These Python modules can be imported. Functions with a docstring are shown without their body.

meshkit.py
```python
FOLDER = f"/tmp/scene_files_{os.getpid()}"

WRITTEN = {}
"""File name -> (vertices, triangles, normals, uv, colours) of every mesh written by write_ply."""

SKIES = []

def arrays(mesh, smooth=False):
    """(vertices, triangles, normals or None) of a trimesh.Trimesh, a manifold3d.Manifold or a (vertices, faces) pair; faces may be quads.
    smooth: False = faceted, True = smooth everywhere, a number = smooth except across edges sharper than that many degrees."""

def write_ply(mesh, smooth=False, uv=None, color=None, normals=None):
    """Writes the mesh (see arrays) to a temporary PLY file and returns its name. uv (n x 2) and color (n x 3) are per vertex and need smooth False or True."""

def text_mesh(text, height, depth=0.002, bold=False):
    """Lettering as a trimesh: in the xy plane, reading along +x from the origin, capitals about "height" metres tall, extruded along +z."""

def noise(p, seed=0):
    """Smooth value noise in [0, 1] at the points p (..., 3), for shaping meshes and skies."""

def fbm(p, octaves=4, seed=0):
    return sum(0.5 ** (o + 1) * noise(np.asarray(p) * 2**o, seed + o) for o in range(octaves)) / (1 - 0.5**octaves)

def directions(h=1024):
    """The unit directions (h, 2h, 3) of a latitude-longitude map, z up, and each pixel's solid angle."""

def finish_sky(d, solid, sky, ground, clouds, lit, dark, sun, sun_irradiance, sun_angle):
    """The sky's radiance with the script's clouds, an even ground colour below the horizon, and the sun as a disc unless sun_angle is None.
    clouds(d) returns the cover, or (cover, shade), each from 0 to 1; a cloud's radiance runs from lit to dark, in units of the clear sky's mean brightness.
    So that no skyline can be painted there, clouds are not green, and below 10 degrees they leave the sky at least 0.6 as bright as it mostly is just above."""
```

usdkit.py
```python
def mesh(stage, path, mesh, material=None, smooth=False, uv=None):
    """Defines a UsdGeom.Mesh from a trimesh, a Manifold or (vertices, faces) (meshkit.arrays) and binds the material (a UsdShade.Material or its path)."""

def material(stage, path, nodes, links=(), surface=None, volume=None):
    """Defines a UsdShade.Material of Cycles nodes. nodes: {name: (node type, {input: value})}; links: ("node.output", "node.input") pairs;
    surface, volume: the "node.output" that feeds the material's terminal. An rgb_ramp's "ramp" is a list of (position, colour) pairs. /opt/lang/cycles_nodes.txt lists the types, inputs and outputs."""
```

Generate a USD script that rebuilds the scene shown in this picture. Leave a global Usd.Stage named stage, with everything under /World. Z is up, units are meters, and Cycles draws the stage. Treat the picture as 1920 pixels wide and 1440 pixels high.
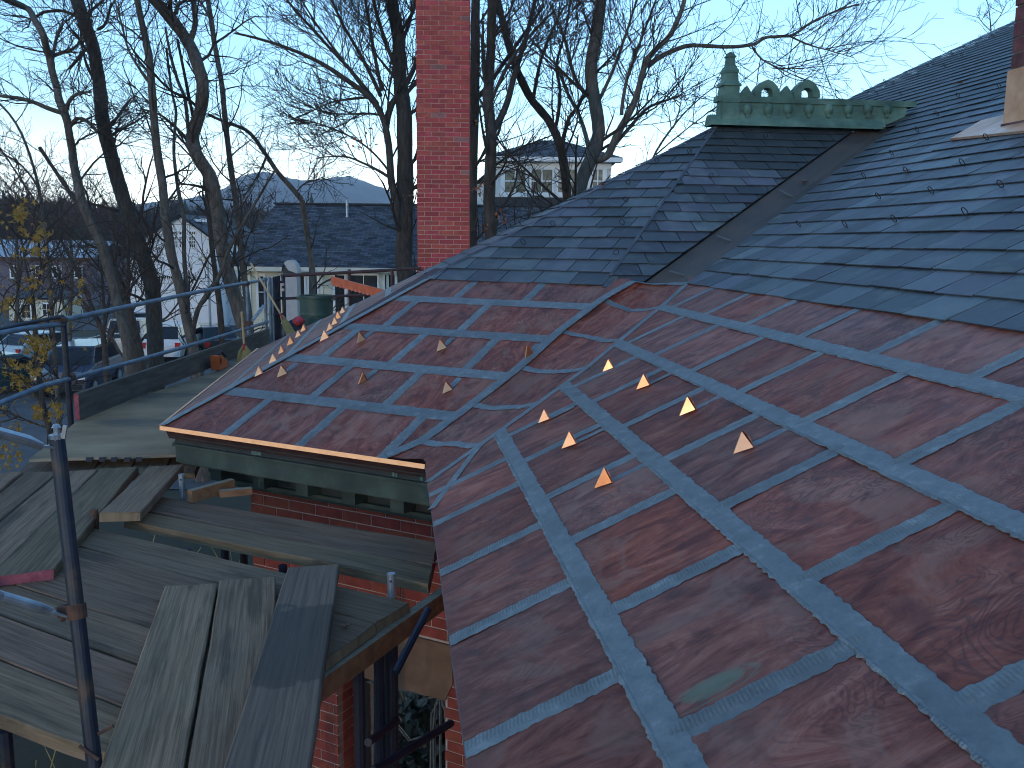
import math, random
import numpy as np, trimesh
from shapely.geometry import Polygon, LineString, Point, box as sbox
import meshkit, usdkit
from pxr import Usd, UsdGeom, UsdLux, UsdShade, Gf, Sdf, Vt

stage = Usd.Stage.CreateInMemory()
UsdGeom.SetStageUpAxis(stage, UsdGeom.Tokens.z)
UsdGeom.SetStageMetersPerUnit(stage, 1.0)
stage.DefinePrim('/World', 'Xform')
stage.DefinePrim('/World/Looks', 'Scope')

# ---------------------------------------------------------------- camera
CZ = 5.6
FPX, PITCH, ROLL = 1707.2, .154244, .010234
CAM = np.array([0., 0., CZ])
_F = np.array([0, math.cos(PITCH), -math.sin(PITCH)])
_U0 = np.array([0, math.sin(PITCH), math.cos(PITCH)]); _R0 = np.array([1., 0, 0])
_R = _R0 * math.cos(ROLL) + _U0 * math.sin(ROLL); _U = _U0 * math.cos(ROLL) - _R0 * math.sin(ROLL)
cam = UsdGeom.Camera.Define(stage, '/World/camera')
cam.CreateHorizontalApertureAttr(36.0); cam.CreateVerticalApertureAttr(27.0)
cam.CreateFocalLengthAttr(36.0 * FPX / 1920); cam.CreateClippingRangeAttr(Gf.Vec2f(.05, 20000))
EXPOSURE = 2.2
cam.CreateExposureAttr(EXPOSURE)
_m = Gf.Matrix4d(*_R, 0, *_U, 0, *(-_F), 0, *CAM, 1)
cam.AddTransformOp().Set(_m)

# ---------------------------------------------------------------- sky and sun (low winter sun behind the camera, scene in shade)
SUN_AZ, SUN_EL = math.radians(200), math.radians(7.5)
SUN = np.array([math.sin(SUN_AZ) * math.cos(SUN_EL), math.cos(SUN_AZ) * math.cos(SUN_EL), math.sin(SUN_EL)])
dome = UsdLux.DomeLight.Define(stage, '/World/sky')
dm = usdkit.material(stage, '/World/Looks/sky_look', {
    'sky': ('sky_texture', {'sky_type': 'single_scattering', 'sun_disc': False, 'sun_elevation': SUN_EL, 'sun_rotation': SUN_AZ, 'altitude': 200.0, 'air_density': 1.0, 'aerosol_density': 0.10, 'ozone_density': 3.0}),
    'tc': ('texture_coordinate', {}),
    'map': ('mapping', {'scale': (1.6, 1.6, 9.0)}),
    'n': ('noise_texture', {'scale': 1.7, 'detail': 5.0, 'roughness': .55, 'distortion': .4}),
    'ramp': ('rgb_ramp', {'ramp': [(0, (.94, .94, .94)), (1, (1, 1, 1))]}),
    'sep': ('separate_xyz', {}),
    'low': ('map_range', {'from_min': 0.0, 'from_max': .15, 'to_min': .34, 'to_max': .0, 'range_type': 'smoothstep', 'clamp': True}),
    'fac': ('math', {'math_type': 'multiply'}),
    'lift': ('math', {'math_type': 'multiply_add', 'value2': .75, 'value3': 0.0}),
    'sum': ('math', {'math_type': 'add', 'use_clamp': True}),
    'mix': ('mix_color', {'b': (14.5, 14.3, 14.0), 'use_clamp': False}),
    'bg': ('background_shader', {'strength': .10}),
}, [('tc.generated', 'map.vector'), ('map.vector', 'n.vector'), ('n.fac', 'ramp.fac'), ('tc.generated', 'sep.vector'), ('sep.z', 'low.value'),
    ('ramp.color', 'fac.value1'), ('low.result', 'fac.value2'), ('fac.value', 'mix.fac'), ('sky.color', 'mix.a'), ('mix.result', 'bg.color')], surface='bg.background')
UsdShade.MaterialBindingAPI.Apply(dome.GetPrim()).Bind(dm)
dome.GetPrim().SetCustomDataByKey('kind', 'structure')
sun = UsdLux.DistantLight.Define(stage, '/World/sun')
sun.CreateNormalizeAttr(True) if hasattr(sun, 'CreateNormalizeAttr') else None
UsdLux.LightAPI(sun.GetPrim()).CreateNormalizeAttr(True)
sun.CreateIntensityAttr(.04); sun.CreateAngleAttr(.5); sun.CreateColorAttr(Gf.Vec3f(1.0, .72, .5))
_z = SUN; _x = np.cross([0, 0, 1.], _z); _x /= np.linalg.norm(_x); _y = np.cross(_z, _x)
sun.AddTransformOp().Set(Gf.Matrix4d(*_x, 0, *_y, 0, *_z, 0, 0, 0, 60, 1))

# ---------------------------------------------------------------- helpers
Z = np.array([0, 0, 1.])
def nrm(v): v = np.asarray(v, float); return v / np.linalg.norm(v)
def ray(x, y): return (_F * FPX + _R * (x - 960) + _U * (720 - y)) / FPX
def at(x, y, depth): return CAM + ray(x, y) * depth                 # a point on the sight line of photo pixel x, y at that depth
def on(x, y, N, P):                                                    # ... where it meets a plane
    d = ray(x, y); return CAM + d * (((P - CAM) @ N) / (d @ N))
def lvl(x, y, z): return on(x, y, Z, np.array([0, 0, z]))
def toground(x, y): return lvl(x, y, 0.0)
used = {}
def numbered(path):
    k = used.get(path, 0); used[path] = k + 1
    return path if k == 0 else f'{path}_{k:03d}'
def pathof(parent): return '/World' if parent is None else str(parent.GetPath())
def tag(p, label=None, cat=None, group=None, kind=None):
    p = p.GetPrim() if hasattr(p, 'GetPrim') else p
    for k, v in (('label', label), ('category', cat), ('group', group), ('kind', kind)):
        if v: p.SetCustomDataByKey(k, v)
    return p
class MB:
    def __init__(s): s.v, s.f, s.uv, s.n = [], [], [], 0
    def add(s, v, f, uv=None):
        v = np.asarray(v, float); f = np.asarray(f, int)
        if f.ndim == 2 and f.shape[1] == 4: f = np.vstack([f[:, [0, 1, 2]], f[:, [0, 2, 3]]])
        s.v.append(v); s.f.append(f + s.n); s.uv.append(np.asarray(uv, float) if uv is not None else v[:, :2]); s.n += len(v); return s
    def tm(s, m): return s.add(m.vertices, m.faces)
    def hexa(s, p):                                    # 8 points: bottom 4 (ccw), top 4
        return s.add(p, [(0, 3, 2, 1), (4, 5, 6, 7), (0, 1, 5, 4), (1, 2, 6, 5), (2, 3, 7, 6), (3, 0, 4, 7)])
    def box(s, c, size, R=None):
        x, y, z = np.asarray(size) / 2; p = np.array([(-x, -y, -z), (x, -y, -z), (x, y, -z), (-x, y, -z), (-x, -y, z), (x, -y, z), (x, y, z), (-x, y, z)])
        if R is not None: p = p @ np.asarray(R)        # rows of R: local axes in world
        return s.hexa(p + np.asarray(c))
    def bar(s, a, b, w, h, up=Z):
        a, b = np.asarray(a, float), np.asarray(b, float); d = nrm(b - a); x = np.cross(d, up); x = nrm(x if np.linalg.norm(x) > 1e-6 else np.cross(d, [1, 0, 0])); y = np.cross(x, d)
        return s.box((a + b) / 2, (np.linalg.norm(b - a), w, h), np.array([d, x, y]))
    def tube(s, pts, r, n=8, cap=True):
        v, f = tube(pts, r, n, cap); return s.add(v, f)
    def geo(s): return np.vstack(s.v), np.vstack(s.f), np.vstack(s.uv)
    def build(s, name, mat, parent=None, smooth=False):
        return obj(name, s, mat, parent, smooth)
def tube(pts, r, n=8, cap=True):
    pts = np.asarray(pts, float); m = len(pts); r = np.broadcast_to(np.asarray(r, float), (m,))
    t = np.gradient(pts, axis=0); t /= np.maximum(np.linalg.norm(t, axis=1, keepdims=True), 1e-9)
    ref = np.array([.3, .2, 1.]) if abs(t[0] @ nrm([.3, .2, 1.])) < .9 else np.array([1., .1, 0])
    x = np.cross(t, ref); x /= np.maximum(np.linalg.norm(x, axis=1, keepdims=True), 1e-9); y = np.cross(t, x)
    a = np.arange(n) * 2 * math.pi / n
    v = (pts[:, None] + r[:, None, None] * (np.cos(a)[None, :, None] * x[:, None] + np.sin(a)[None, :, None] * y[:, None])).reshape(-1, 3)
    i = np.arange(m - 1)[:, None] * n; j = np.arange(n)[None]; k = (j + 1) % n
    q = np.stack([i + j, i + n + j, i + n + k, i + k], -1).reshape(-1, 4)
    f = np.vstack([q[:, [0, 1, 2]], q[:, [0, 2, 3]]])
    if cap:
        f = np.vstack([f, [(0, b, b + 1) for b in range(1, n - 1)], [((m - 1) * n, (m - 1) * n + b + 1, (m - 1) * n + b) for b in range(1, n - 1)]])
    return v, f
def obj(name, mb, mat, parent=None, smooth=False):
    p = numbered(pathof(parent) + '/' + name)
    if isinstance(mb, MB): v, f, uv = mb.geo()
    else: v, f = mb[:2]; uv = None
    if smooth: return usdkit.mesh(stage, p, (v, f), M[mat], smooth=smooth).GetPrim()
    return usdkit.mesh(stage, p, (v, f), M[mat], uv=uv).GetPrim()
def thing(name, label, cat, group=None, kind=None):
    x = UsdGeom.Xform.Define(stage, numbered('/World/' + name)); return tag(x, label, cat, group, kind)

# ---------------------------------------------------------------- materials
M = {}
def surf(name, ramp, scale=(1, 1, 1), nscale=1.0, coord='pos', detail=5, rough=.6, rough2=None, metal=0.0, bump=0.0, bdist=.01, bscale=None, bnscale=None, rand=0.0, hue=0.0, distortion=0.0, nrough=.55, spec=.5, second=None, ior=1.5, sat=1.0, island=False):
    nodes = {'g': ('geometry', {}), 'tc': ('texture_coordinate', {}), 'st': ('attribute', {'attribute': 'st'}), 'oi': ('object_info', {}),
             'map': ('mapping', {'scale': tuple(float(a) for a in scale)}),
             'n': ('noise_texture', {'scale': nscale, 'detail': float(detail), 'roughness': nrough, 'distortion': distortion}),
             'r': ('rgb_ramp', {'ramp': ramp}),
             'rv': ('map_range', {'from_min': 0., 'from_max': 1., 'to_min': 1 - rand, 'to_max': 1 + rand}),
             'rh': ('map_range', {'from_min': 0., 'from_max': 1., 'to_min': .5 - hue, 'to_max': .5 + hue}),
             'off': ('vector_math', {'math_type': 'add'}), 'os': ('vector_math', {'math_type': 'scale', 'scale': 37.0}), 'cx': ('combine_xyz', {}),
             'fr': ('math', {'math_type': 'fraction'}), 'm7': ('math', {'math_type': 'multiply', 'value2': 7.31}),
             'hs': ('hsv', {'saturation': sat}), 'p': ('principled_bsdf', {'roughness': rough, 'metallic': metal, 'ior': ior, 'specular_ior_level': spec})}
    src = {'pos': 'g.position', 'st': 'st.vector', 'obj': 'tc.object'}[coord]
    L = [('oi.random', 'cx.x'), ('oi.random', 'cx.y'), ('cx.vector', 'os.vector1')]
    if rand: L += [(src, 'off.vector1'), ('os.vector', 'off.vector2'), ('off.vector', 'map.vector')]
    else: L += [(src, 'map.vector')]
    L += [('map.vector', 'n.vector'), ('n.fac', 'r.fac'), ('r.color', 'hs.color'), ('oi.random', 'rv.value'), ('rv.result', 'hs.value'), ('oi.random', 'm7.value1'), ('m7.value', 'fr.value1'), ('fr.value', 'rh.value'), ('rh.result', 'hs.hue')]
    if island: L = [(('g.random_per_island' if a == 'oi.random' else a), b) for a, b in L]
    out = 'hs.color'
    if second:                                          # (ramp of fac, colour, scale, nscale): blotches of another colour
        fr, col, sc, ns = second
        nodes |= {'map2': ('mapping', {'scale': sc}), 'n2': ('noise_texture', {'scale': ns, 'detail': 6.0, 'roughness': .6}), 'r2': ('rgb_ramp', {'ramp': fr}), 'mx': ('mix_color', {'b': col})}
        L += [('off.vector' if rand else src, 'map2.vector'), ('map2.vector', 'n2.vector'), ('n2.fac', 'r2.fac'), ('r2.color', 'mx.fac'), (out, 'mx.a')]; out = 'mx.result'
    L += [(out, 'p.base_color')]
    if rough2 is not None:
        nodes['rr'] = ('map_range', {'from_min': .3, 'from_max': .7, 'to_min': rough, 'to_max': rough2, 'clamp': True}); L += [('n.fac', 'rr.value'), ('rr.result', 'p.roughness')]
    if bump:
        nodes['bm'] = ('mapping', {'scale': tuple(float(a) for a in (bscale or scale))}); nodes['bn'] = ('noise_texture', {'scale': bnscale or nscale * 2, 'detail': 5.0, 'roughness': .6, 'distortion': distortion})
        nodes['b'] = ('bump', {'strength': bump, 'distance': bdist})
        L += [('off.vector' if rand else src, 'bm.vector'), ('bm.vector', 'bn.vector'), ('bn.fac', 'b.height'), ('b.normal', 'p.normal')]
    M[name] = usdkit.material(stage, '/World/Looks/' + name, nodes, L, surface='p.BSDF')
def g(*stops): return [(a, c) for a, c in stops]
def copper(name, green=False):
    nodes = {'st': ('attribute', {'attribute': 'st'}), 'ed': ('attribute', {'attribute': 'edge'}), 'oi': ('object_info', {}),
        'm1': ('mapping', {'scale': (7., 2., 1.)}), 'n1': ('noise_texture', {'scale': 1., 'detail': 11., 'roughness': .74, 'distortion': 2.4}),
        'r1': ('rgb_ramp', {'ramp': [(.30, (.052, .015, .012)), (.42, (.125, .037, .027)), (.52, (.205, .066, .046)), (.62, (.275, .108, .078)), (.76, (.34, .185, .145))]}),
        'n2': ('noise_texture', {'scale': 3.2, 'detail': 7., 'roughness': .62, 'distortion': .8}), 'r2': ('rgb_ramp', {'ramp': [(0, (0, 0, 0)), (.50, (0, 0, 0)), (.60, (.55, .55, .55)), (1, (.8, .8, .8))]}), 'x2': ('mix_color', {'b': (.225, .130, .105)}),
        'n3': ('noise_texture', {'scale': 5.5, 'detail': 6., 'roughness': .6, 'distortion': .5}), 'r3': ('rgb_ramp', {'ramp': [(0, (.6, .6, .6)), (.36, (.5, .5, .5)), (.46, (0, 0, 0)), (1, (0, 0, 0))]}), 'x3': ('mix_color', {'b': (.060, .024, .024)}),
        'm4': ('mapping', {'scale': (3.6, 2.2, 1.)}), 'n4': ('noise_texture', {'scale': 1.3, 'detail': 3., 'roughness': .5, 'distortion': 1.6}), 'k4': ('math', {'math_type': 'multiply', 'value2': 95.}), 's4': ('math', {'math_type': 'sine'}), 'n5': ('noise_texture', {'scale': 2.1, 'detail': 4.}), 'r5': ('rgb_ramp', {'ramp': [(0, (0, 0, 0)), (.48, (0, 0, 0)), (.58, (1, 1, 1)), (1, (1, 1, 1))]}), 'r4': ('rgb_ramp', {'ramp': [(0, (.5, .5, .5)), (.22, (.35, .35, .35)), (.40, (0, 0, 0)), (1, (0, 0, 0))]}), 'q4': ('math', {'math_type': 'multiply'}), 'x4': ('mix_color', {'b': (.045, .022, .024)}), 'a4': ('math', {'math_type': 'multiply_add', 'value2': .5, 'value3': .5}),
        'qe': ('math', {'math_type': 'multiply', 'value2': .75}), 'ne': ('math', {'math_type': 'multiply'}), 'xe': ('mix_color', {'b': (.085, .022, .018)}),
        'rv': ('map_range', {'from_min': 0., 'from_max': 1., 'to_min': .92, 'to_max': 1.38}), 'f7': ('math', {'math_type': 'multiply', 'value2': 7.3}), 'ff': ('math', {'math_type': 'fraction'}), 'rs_': ('map_range', {'from_min': 0., 'from_max': 1., 'to_min': .92, 'to_max': 1.12}), 'hs': ('hsv', {}),
        'rr': ('map_range', {'from_min': .3, 'from_max': .7, 'to_min': .40, 'to_max': .66, 'clamp': True}),
        'mb': ('mapping', {'scale': (14., 4., 1.)}), 'nb': ('noise_texture', {'scale': 1.6, 'detail': 6., 'roughness': .6, 'distortion': 1.5}), 'b': ('bump', {'strength': .45, 'distance': .005}), 'p': ('principled_bsdf', {'metallic': .20, 'specular_ior_level': .22})}
    L = [('st.vector', 'm1.vector'), ('m1.vector', 'n1.vector'), ('n1.fac', 'r1.fac'), ('st.vector', 'n2.vector'), ('n2.fac', 'r2.fac'), ('r2.color', 'x2.fac'), ('r1.color', 'x2.a'), ('st.vector', 'n3.vector'), ('n3.fac', 'r3.fac'), ('r3.color', 'x3.fac'), ('x2.result', 'x3.a'),
        ('st.vector', 'm4.vector'), ('m4.vector', 'n4.vector'), ('n4.fac', 'k4.value1'), ('k4.value', 's4.value1'), ('s4.value', 'a4.value1'), ('a4.value', 'r4.fac'), ('st.vector', 'n5.vector'), ('n5.fac', 'r5.fac'), ('r5.color', 'q4.value1'), ('r4.color', 'q4.value2'), ('q4.value', 'x4.fac'), ('x3.result', 'x4.a'),
        ('ed.fac', 'ne.value1'), ('n3.fac', 'ne.value2'), ('ne.value', 'qe.value1'), ('qe.value', 'xe.fac'), ('x4.result', 'xe.a'), ('xe.result', 'hs.color'), ('oi.random', 'rv.value'), ('rv.result', 'hs.value'), ('oi.random', 'f7.value1'), ('f7.value', 'ff.value1'), ('ff.value', 'rs_.value'), ('rs_.result', 'hs.saturation'),
        ('n2.fac', 'rr.value'), ('rr.result', 'p.roughness'), ('st.vector', 'mb.vector'), ('mb.vector', 'nb.vector'), ('nb.fac', 'b.height'), ('b.normal', 'p.normal')]
    if green:
        nodes |= {'mg': ('mapping', {'scale': (5., 1.6, 1.)}), 'ng': ('noise_texture', {'scale': 2.2, 'detail': 7., 'roughness': .65, 'distortion': 1.2}), 'gg': ('attribute', {'attribute': 'green'}), 'ag': ('math', {'math_type': 'multiply_add', 'value2': 1.7}), 'ah': ('math', {'math_type': 'multiply', 'value2': .62}), 'rg': ('rgb_ramp', {'ramp': [(0, (0, 0, 0)), (.78, (0, 0, 0)), (.84, (.45, .45, .45)), (1, (.62, .62, .62))]}), 'xg': ('mix_color', {'b': (.13, .22, .155)})}
        L += [('st.vector', 'mg.vector'), ('mg.vector', 'ng.vector'), ('ng.fac', 'ag.value1'), ('gg.fac', 'ag.value3'), ('ag.value', 'ah.value1'), ('ah.value', 'rg.fac'), ('rg.color', 'xg.fac'), ('hs.color', 'xg.a'), ('xg.result', 'p.base_color')]
    else: L += [('hs.color', 'p.base_color')]
    M[name] = usdkit.material(stage, '/World/Looks/' + name, nodes, L, surface='p.BSDF')
copper('copper_aged'); copper('copper_verdigris', True)
surf('copper_weather', g((.3, (.05, .022, .022)), (.5, (.11, .047, .045)), (.7, (.17, .10, .10))), scale=(9, 2, 1), coord='st', rough=.4, metal=.6, bump=.2, bdist=.005, rand=.15, distortion=1.2)
surf('solder', g((.28, (.085, .095, .098)), (.42, (.145, .16, .165)), (.55, (.19, .208, .212)), (.72, (.33, .345, .35))), nscale=14, detail=10, nrough=.75, coord='st', rough=.40, rough2=.62, metal=.5, bump=.4, bdist=.0025, bnscale=110, rand=.10,
     second=(g((0, (.5, .5, .5)), (.38, (.4, .4, .4)), (.48, (0, 0, 0)), (1, (0, 0, 0))), (.10, .105, .105), (1, 1, 1), 4.0))
surf('streak', g((.3, (.08, .08, .07)), (.7, (.12, .12, .10))), nscale=16, rough=.7)
surf('copper_bright', g((.3, (.84, .34, .16)), (.7, (.95, .43, .22))), nscale=20, rough=.30, metal=1.0, rand=.04, bump=.05, bdist=.002)
surf('copper_red', g((.3, (.36, .12, .075)), (.7, (.55, .21, .13))), nscale=30, rough=.4, metal=.9)
surf('copper_flash', g((.3, (.50, .25, .14)), (.5, (.66, .38, .24)), (.7, (.72, .52, .40))), nscale=4, rough=.45, metal=.6, bump=.3, bdist=.02, bnscale=9)
surf('copper_deck', g((.3, (.05, .02, .02)), (.7, (.10, .05, .045))), nscale=6, rough=.5, metal=.5)
surf('slate', g((.3, (.036, .041, .049)), (.5, (.058, .066, .077)), (.7, (.095, .106, .118))), nscale=5, detail=7, rough=.42, rough2=.62, bump=.4, bdist=.004, bnscale=24, rand=.58, hue=.05, spec=.5, sat=1.15,
     second=(g((0, (0, 0, 0)), (.54, (0, 0, 0)), (.70, (.5, .5, .5)), (1, (.7, .7, .7))), (.13, .145, .14), (1, 1, 1), 6.0))
surf('slate_far', g((.3, (.036, .041, .050)), (.5, (.058, .065, .077)), (.7, (.092, .103, .116))), nscale=5, detail=6, rough=.45, rough2=.62, bump=.3, bdist=.004, bnscale=24, rand=.55, hue=.04, island=True)
surf('slate_dark', g((.3, (.02, .022, .025)), (.7, (.035, .037, .04))), nscale=8, rough=.8)
surf('gutter_metal', g((.3, (.050, .043, .040)), (.5, (.082, .068, .058)), (.7, (.12, .088, .066))), nscale=2.2, rough=.5, rough2=.65, metal=.35, bump=.1, bdist=.01)
surf('patina', g((.3, (.045, .095, .075)), (.5, (.085, .165, .128)), (.7, (.16, .27, .205))), nscale=4, detail=7, rough=.65, metal=.1, bump=.2, bdist=.006, bnscale=20, second=(g((0, (0, 0, 0)), (.55, (0, 0, 0)), (.7, (.7, .7, .7)), (1, (.9, .9, .9))), (.05, .075, .065), (1, 1, 2.5), 3.0))
surf('green_paint', g((.3, (.018, .028, .022)), (.5, (.032, .046, .036)), (.7, (.055, .076, .058))), nscale=5, rough=.6, bump=.15, bdist=.004, bnscale=30)
surf('soffit', g((.3, (.012, .014, .014)), (.7, (.03, .035, .033))), nscale=8, rough=.7)
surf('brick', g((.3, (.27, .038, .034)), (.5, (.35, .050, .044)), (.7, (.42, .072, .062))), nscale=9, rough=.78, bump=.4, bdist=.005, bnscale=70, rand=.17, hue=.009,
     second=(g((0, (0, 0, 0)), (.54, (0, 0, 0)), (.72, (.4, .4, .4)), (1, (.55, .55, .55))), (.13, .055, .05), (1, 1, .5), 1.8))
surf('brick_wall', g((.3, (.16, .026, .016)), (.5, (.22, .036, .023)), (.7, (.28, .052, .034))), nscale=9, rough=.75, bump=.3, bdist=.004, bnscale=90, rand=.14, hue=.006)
surf('brick_grey', g((.3, (.20, .075, .07)), (.7, (.28, .12, .11))), nscale=9, rough=.8, bump=.3, bdist=.004, bnscale=90, rand=.16)
surf('brick_old', g((.3, (.085, .026, .028)), (.5, (.13, .04, .04)), (.7, (.19, .07, .065))), nscale=14, rough=.85, bump=.5, bdist=.008, bnscale=60, rand=.2, hue=.01)
surf('mortar', g((.3, (.34, .26, .23)), (.7, (.48, .38, .34))), nscale=20, rough=.9)
surf('mortar_red', g((.3, (.50, .34, .31)), (.7, (.62, .46, .42))), nscale=20, rough=.9)
surf('mortar_old', g((.3, (.10, .09, .07)), (.7, (.20, .17, .13))), nscale=20, rough=.9)
surf('stone', g((.3, (.10, .055, .035)), (.5, (.15, .085, .055)), (.7, (.20, .12, .08))), nscale=5, rough=.85, bump=.3, bdist=.005, bnscale=60)
surf('plank', g((.24, (.072, .045, .028)), (.42, (.155, .098, .060)), (.54, (.225, .144, .091)), (.74, (.32, .212, .140))), scale=(1.6, 62, 1), coord='st', detail=10, rough=.85, bump=1., bdist=.003, bscale=(3, 110, 1), bnscale=1.0, rand=.26, hue=.014, distortion=.45, nrough=.72, spec=.25,
     second=(g((0, (.5, .5, .5)), (.36, (.4, .4, .4)), (.46, (0, 0, 0)), (.56, (0, 0, 0)), (.66, (.6, .6, .6)), (1, (.75, .75, .75))), (.050, .037, .025), (.9, 6, 1), 1.2))
def stained():
    base = [(.24, (.048, .030, .019)), (.42, (.104, .066, .043)), (.54, (.155, .101, .067)), (.74, (.225, .155, .106))]
    M['plank_stained'] = usdkit.material(stage, '/World/Looks/plank_stained', {'st': ('attribute', {'attribute': 'st'}), 'map': ('mapping', {'scale': (1.6, 62., 1.)}), 'n': ('noise_texture', {'scale': 1., 'detail': 10., 'roughness': .72, 'distortion': .45}), 'r': ('rgb_ramp', {'ramp': base}),
        'w': ('attribute', {'attribute': 'wet'}), 'nn': ('noise_texture', {'scale': 9., 'detail': 5.}), 'ma': ('math', {'math_type': 'multiply_add', 'value2': .5}), 'wr': ('rgb_ramp', {'ramp': [(0, (0, 0, 0)), (.73, (0, 0, 0)), (.77, (.62, .62, .62)), (1, (.66, .66, .66))]}), 'mx': ('mix_color', {'b': (.032, .025, .019)}), 'p': ('principled_bsdf', {'roughness': .75}), 'b': ('bump', {'strength': .8, 'distance': .004})},
        [('st.vector', 'map.vector'), ('map.vector', 'n.vector'), ('n.fac', 'r.fac'), ('st.vector', 'nn.vector'), ('nn.fac', 'ma.value1'), ('w.fac', 'ma.value3'), ('ma.value', 'wr.fac'), ('wr.color', 'mx.fac'), ('r.color', 'mx.a'), ('mx.result', 'p.base_color'), ('n.fac', 'b.height'), ('b.normal', 'p.normal')], surface='p.BSDF')
stained()
surf('plank_end', g((.3, (.16, .10, .055)), (.7, (.27, .19, .11))), scale=(2, 20, 1), coord='st', rough=.8)
surf('red_end', g((.3, (.18, .035, .05)), (.7, (.36, .09, .11))), nscale=25, rough=.8)
surf('lumber', g((.3, (.17, .075, .035)), (.7, (.30, .15, .07))), scale=(2, 20, 20), nscale=1, rough=.75)
surf('lumber_grey', g((.3, (.17, .14, .10)), (.7, (.30, .25, .18))), scale=(3, 20, 20), nscale=1, rough=.8)
surf('plywood', g((.3, (.16, .108, .058)), (.5, (.255, .170, .090)), (.7, (.35, .238, .13))), scale=(1, 1.4, 1), nscale=1.6, detail=8, rough=.8, bump=.2, bdist=.004, bnscale=40, second=(g((0, (0, 0, 0)), (.5, (0, 0, 0)), (.62, (.6, .6, .6)), (1, (.75, .75, .75))), (.07, .07, .06), (.8, 2, 1), 1.1))
surf('toe_wood', g((.3, (.05, .042, .036)), (.5, (.085, .072, .06)), (.7, (.12, .105, .085))), scale=(1, 1, 8), nscale=2.5, detail=7, rough=.85, bump=.4, bdist=.004, bnscale=12)
surf('blue_paint', g((.3, (.006, .008, .016)), (.5, (.010, .014, .028)), (.60, (.026, .024, .026)), (.72, (.085, .045, .03))), nscale=9, detail=7, rough=.5, bump=.2, bdist=.002, bnscale=60)
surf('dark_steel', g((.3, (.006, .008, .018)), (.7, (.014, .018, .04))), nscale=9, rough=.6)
surf('galv', g((.3, (.24, .27, .30)), (.5, (.33, .37, .41)), (.7, (.42, .46, .50))), nscale=14, rough=.38, metal=.7, bump=.1, bdist=.002, bnscale=50)
surf('rail_blue', g((.3, (.08, .11, .15)), (.5, (.12, .165, .215)), (.7, (.19, .23, .28))), nscale=8, rough=.45, metal=.4)
surf('rust', g((.3, (.05, .025, .018)), (.7, (.13, .06, .035))), nscale=25, rough=.85)
surf('loop_iron', g((.3, (.012, .009, .010)), (.7, (.03, .02, .02))), nscale=25, rough=.8)
surf('brown_pipe', g((.3, (.035, .014, .016)), (.7, (.07, .03, .03))), nscale=14, rough=.6)

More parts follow.
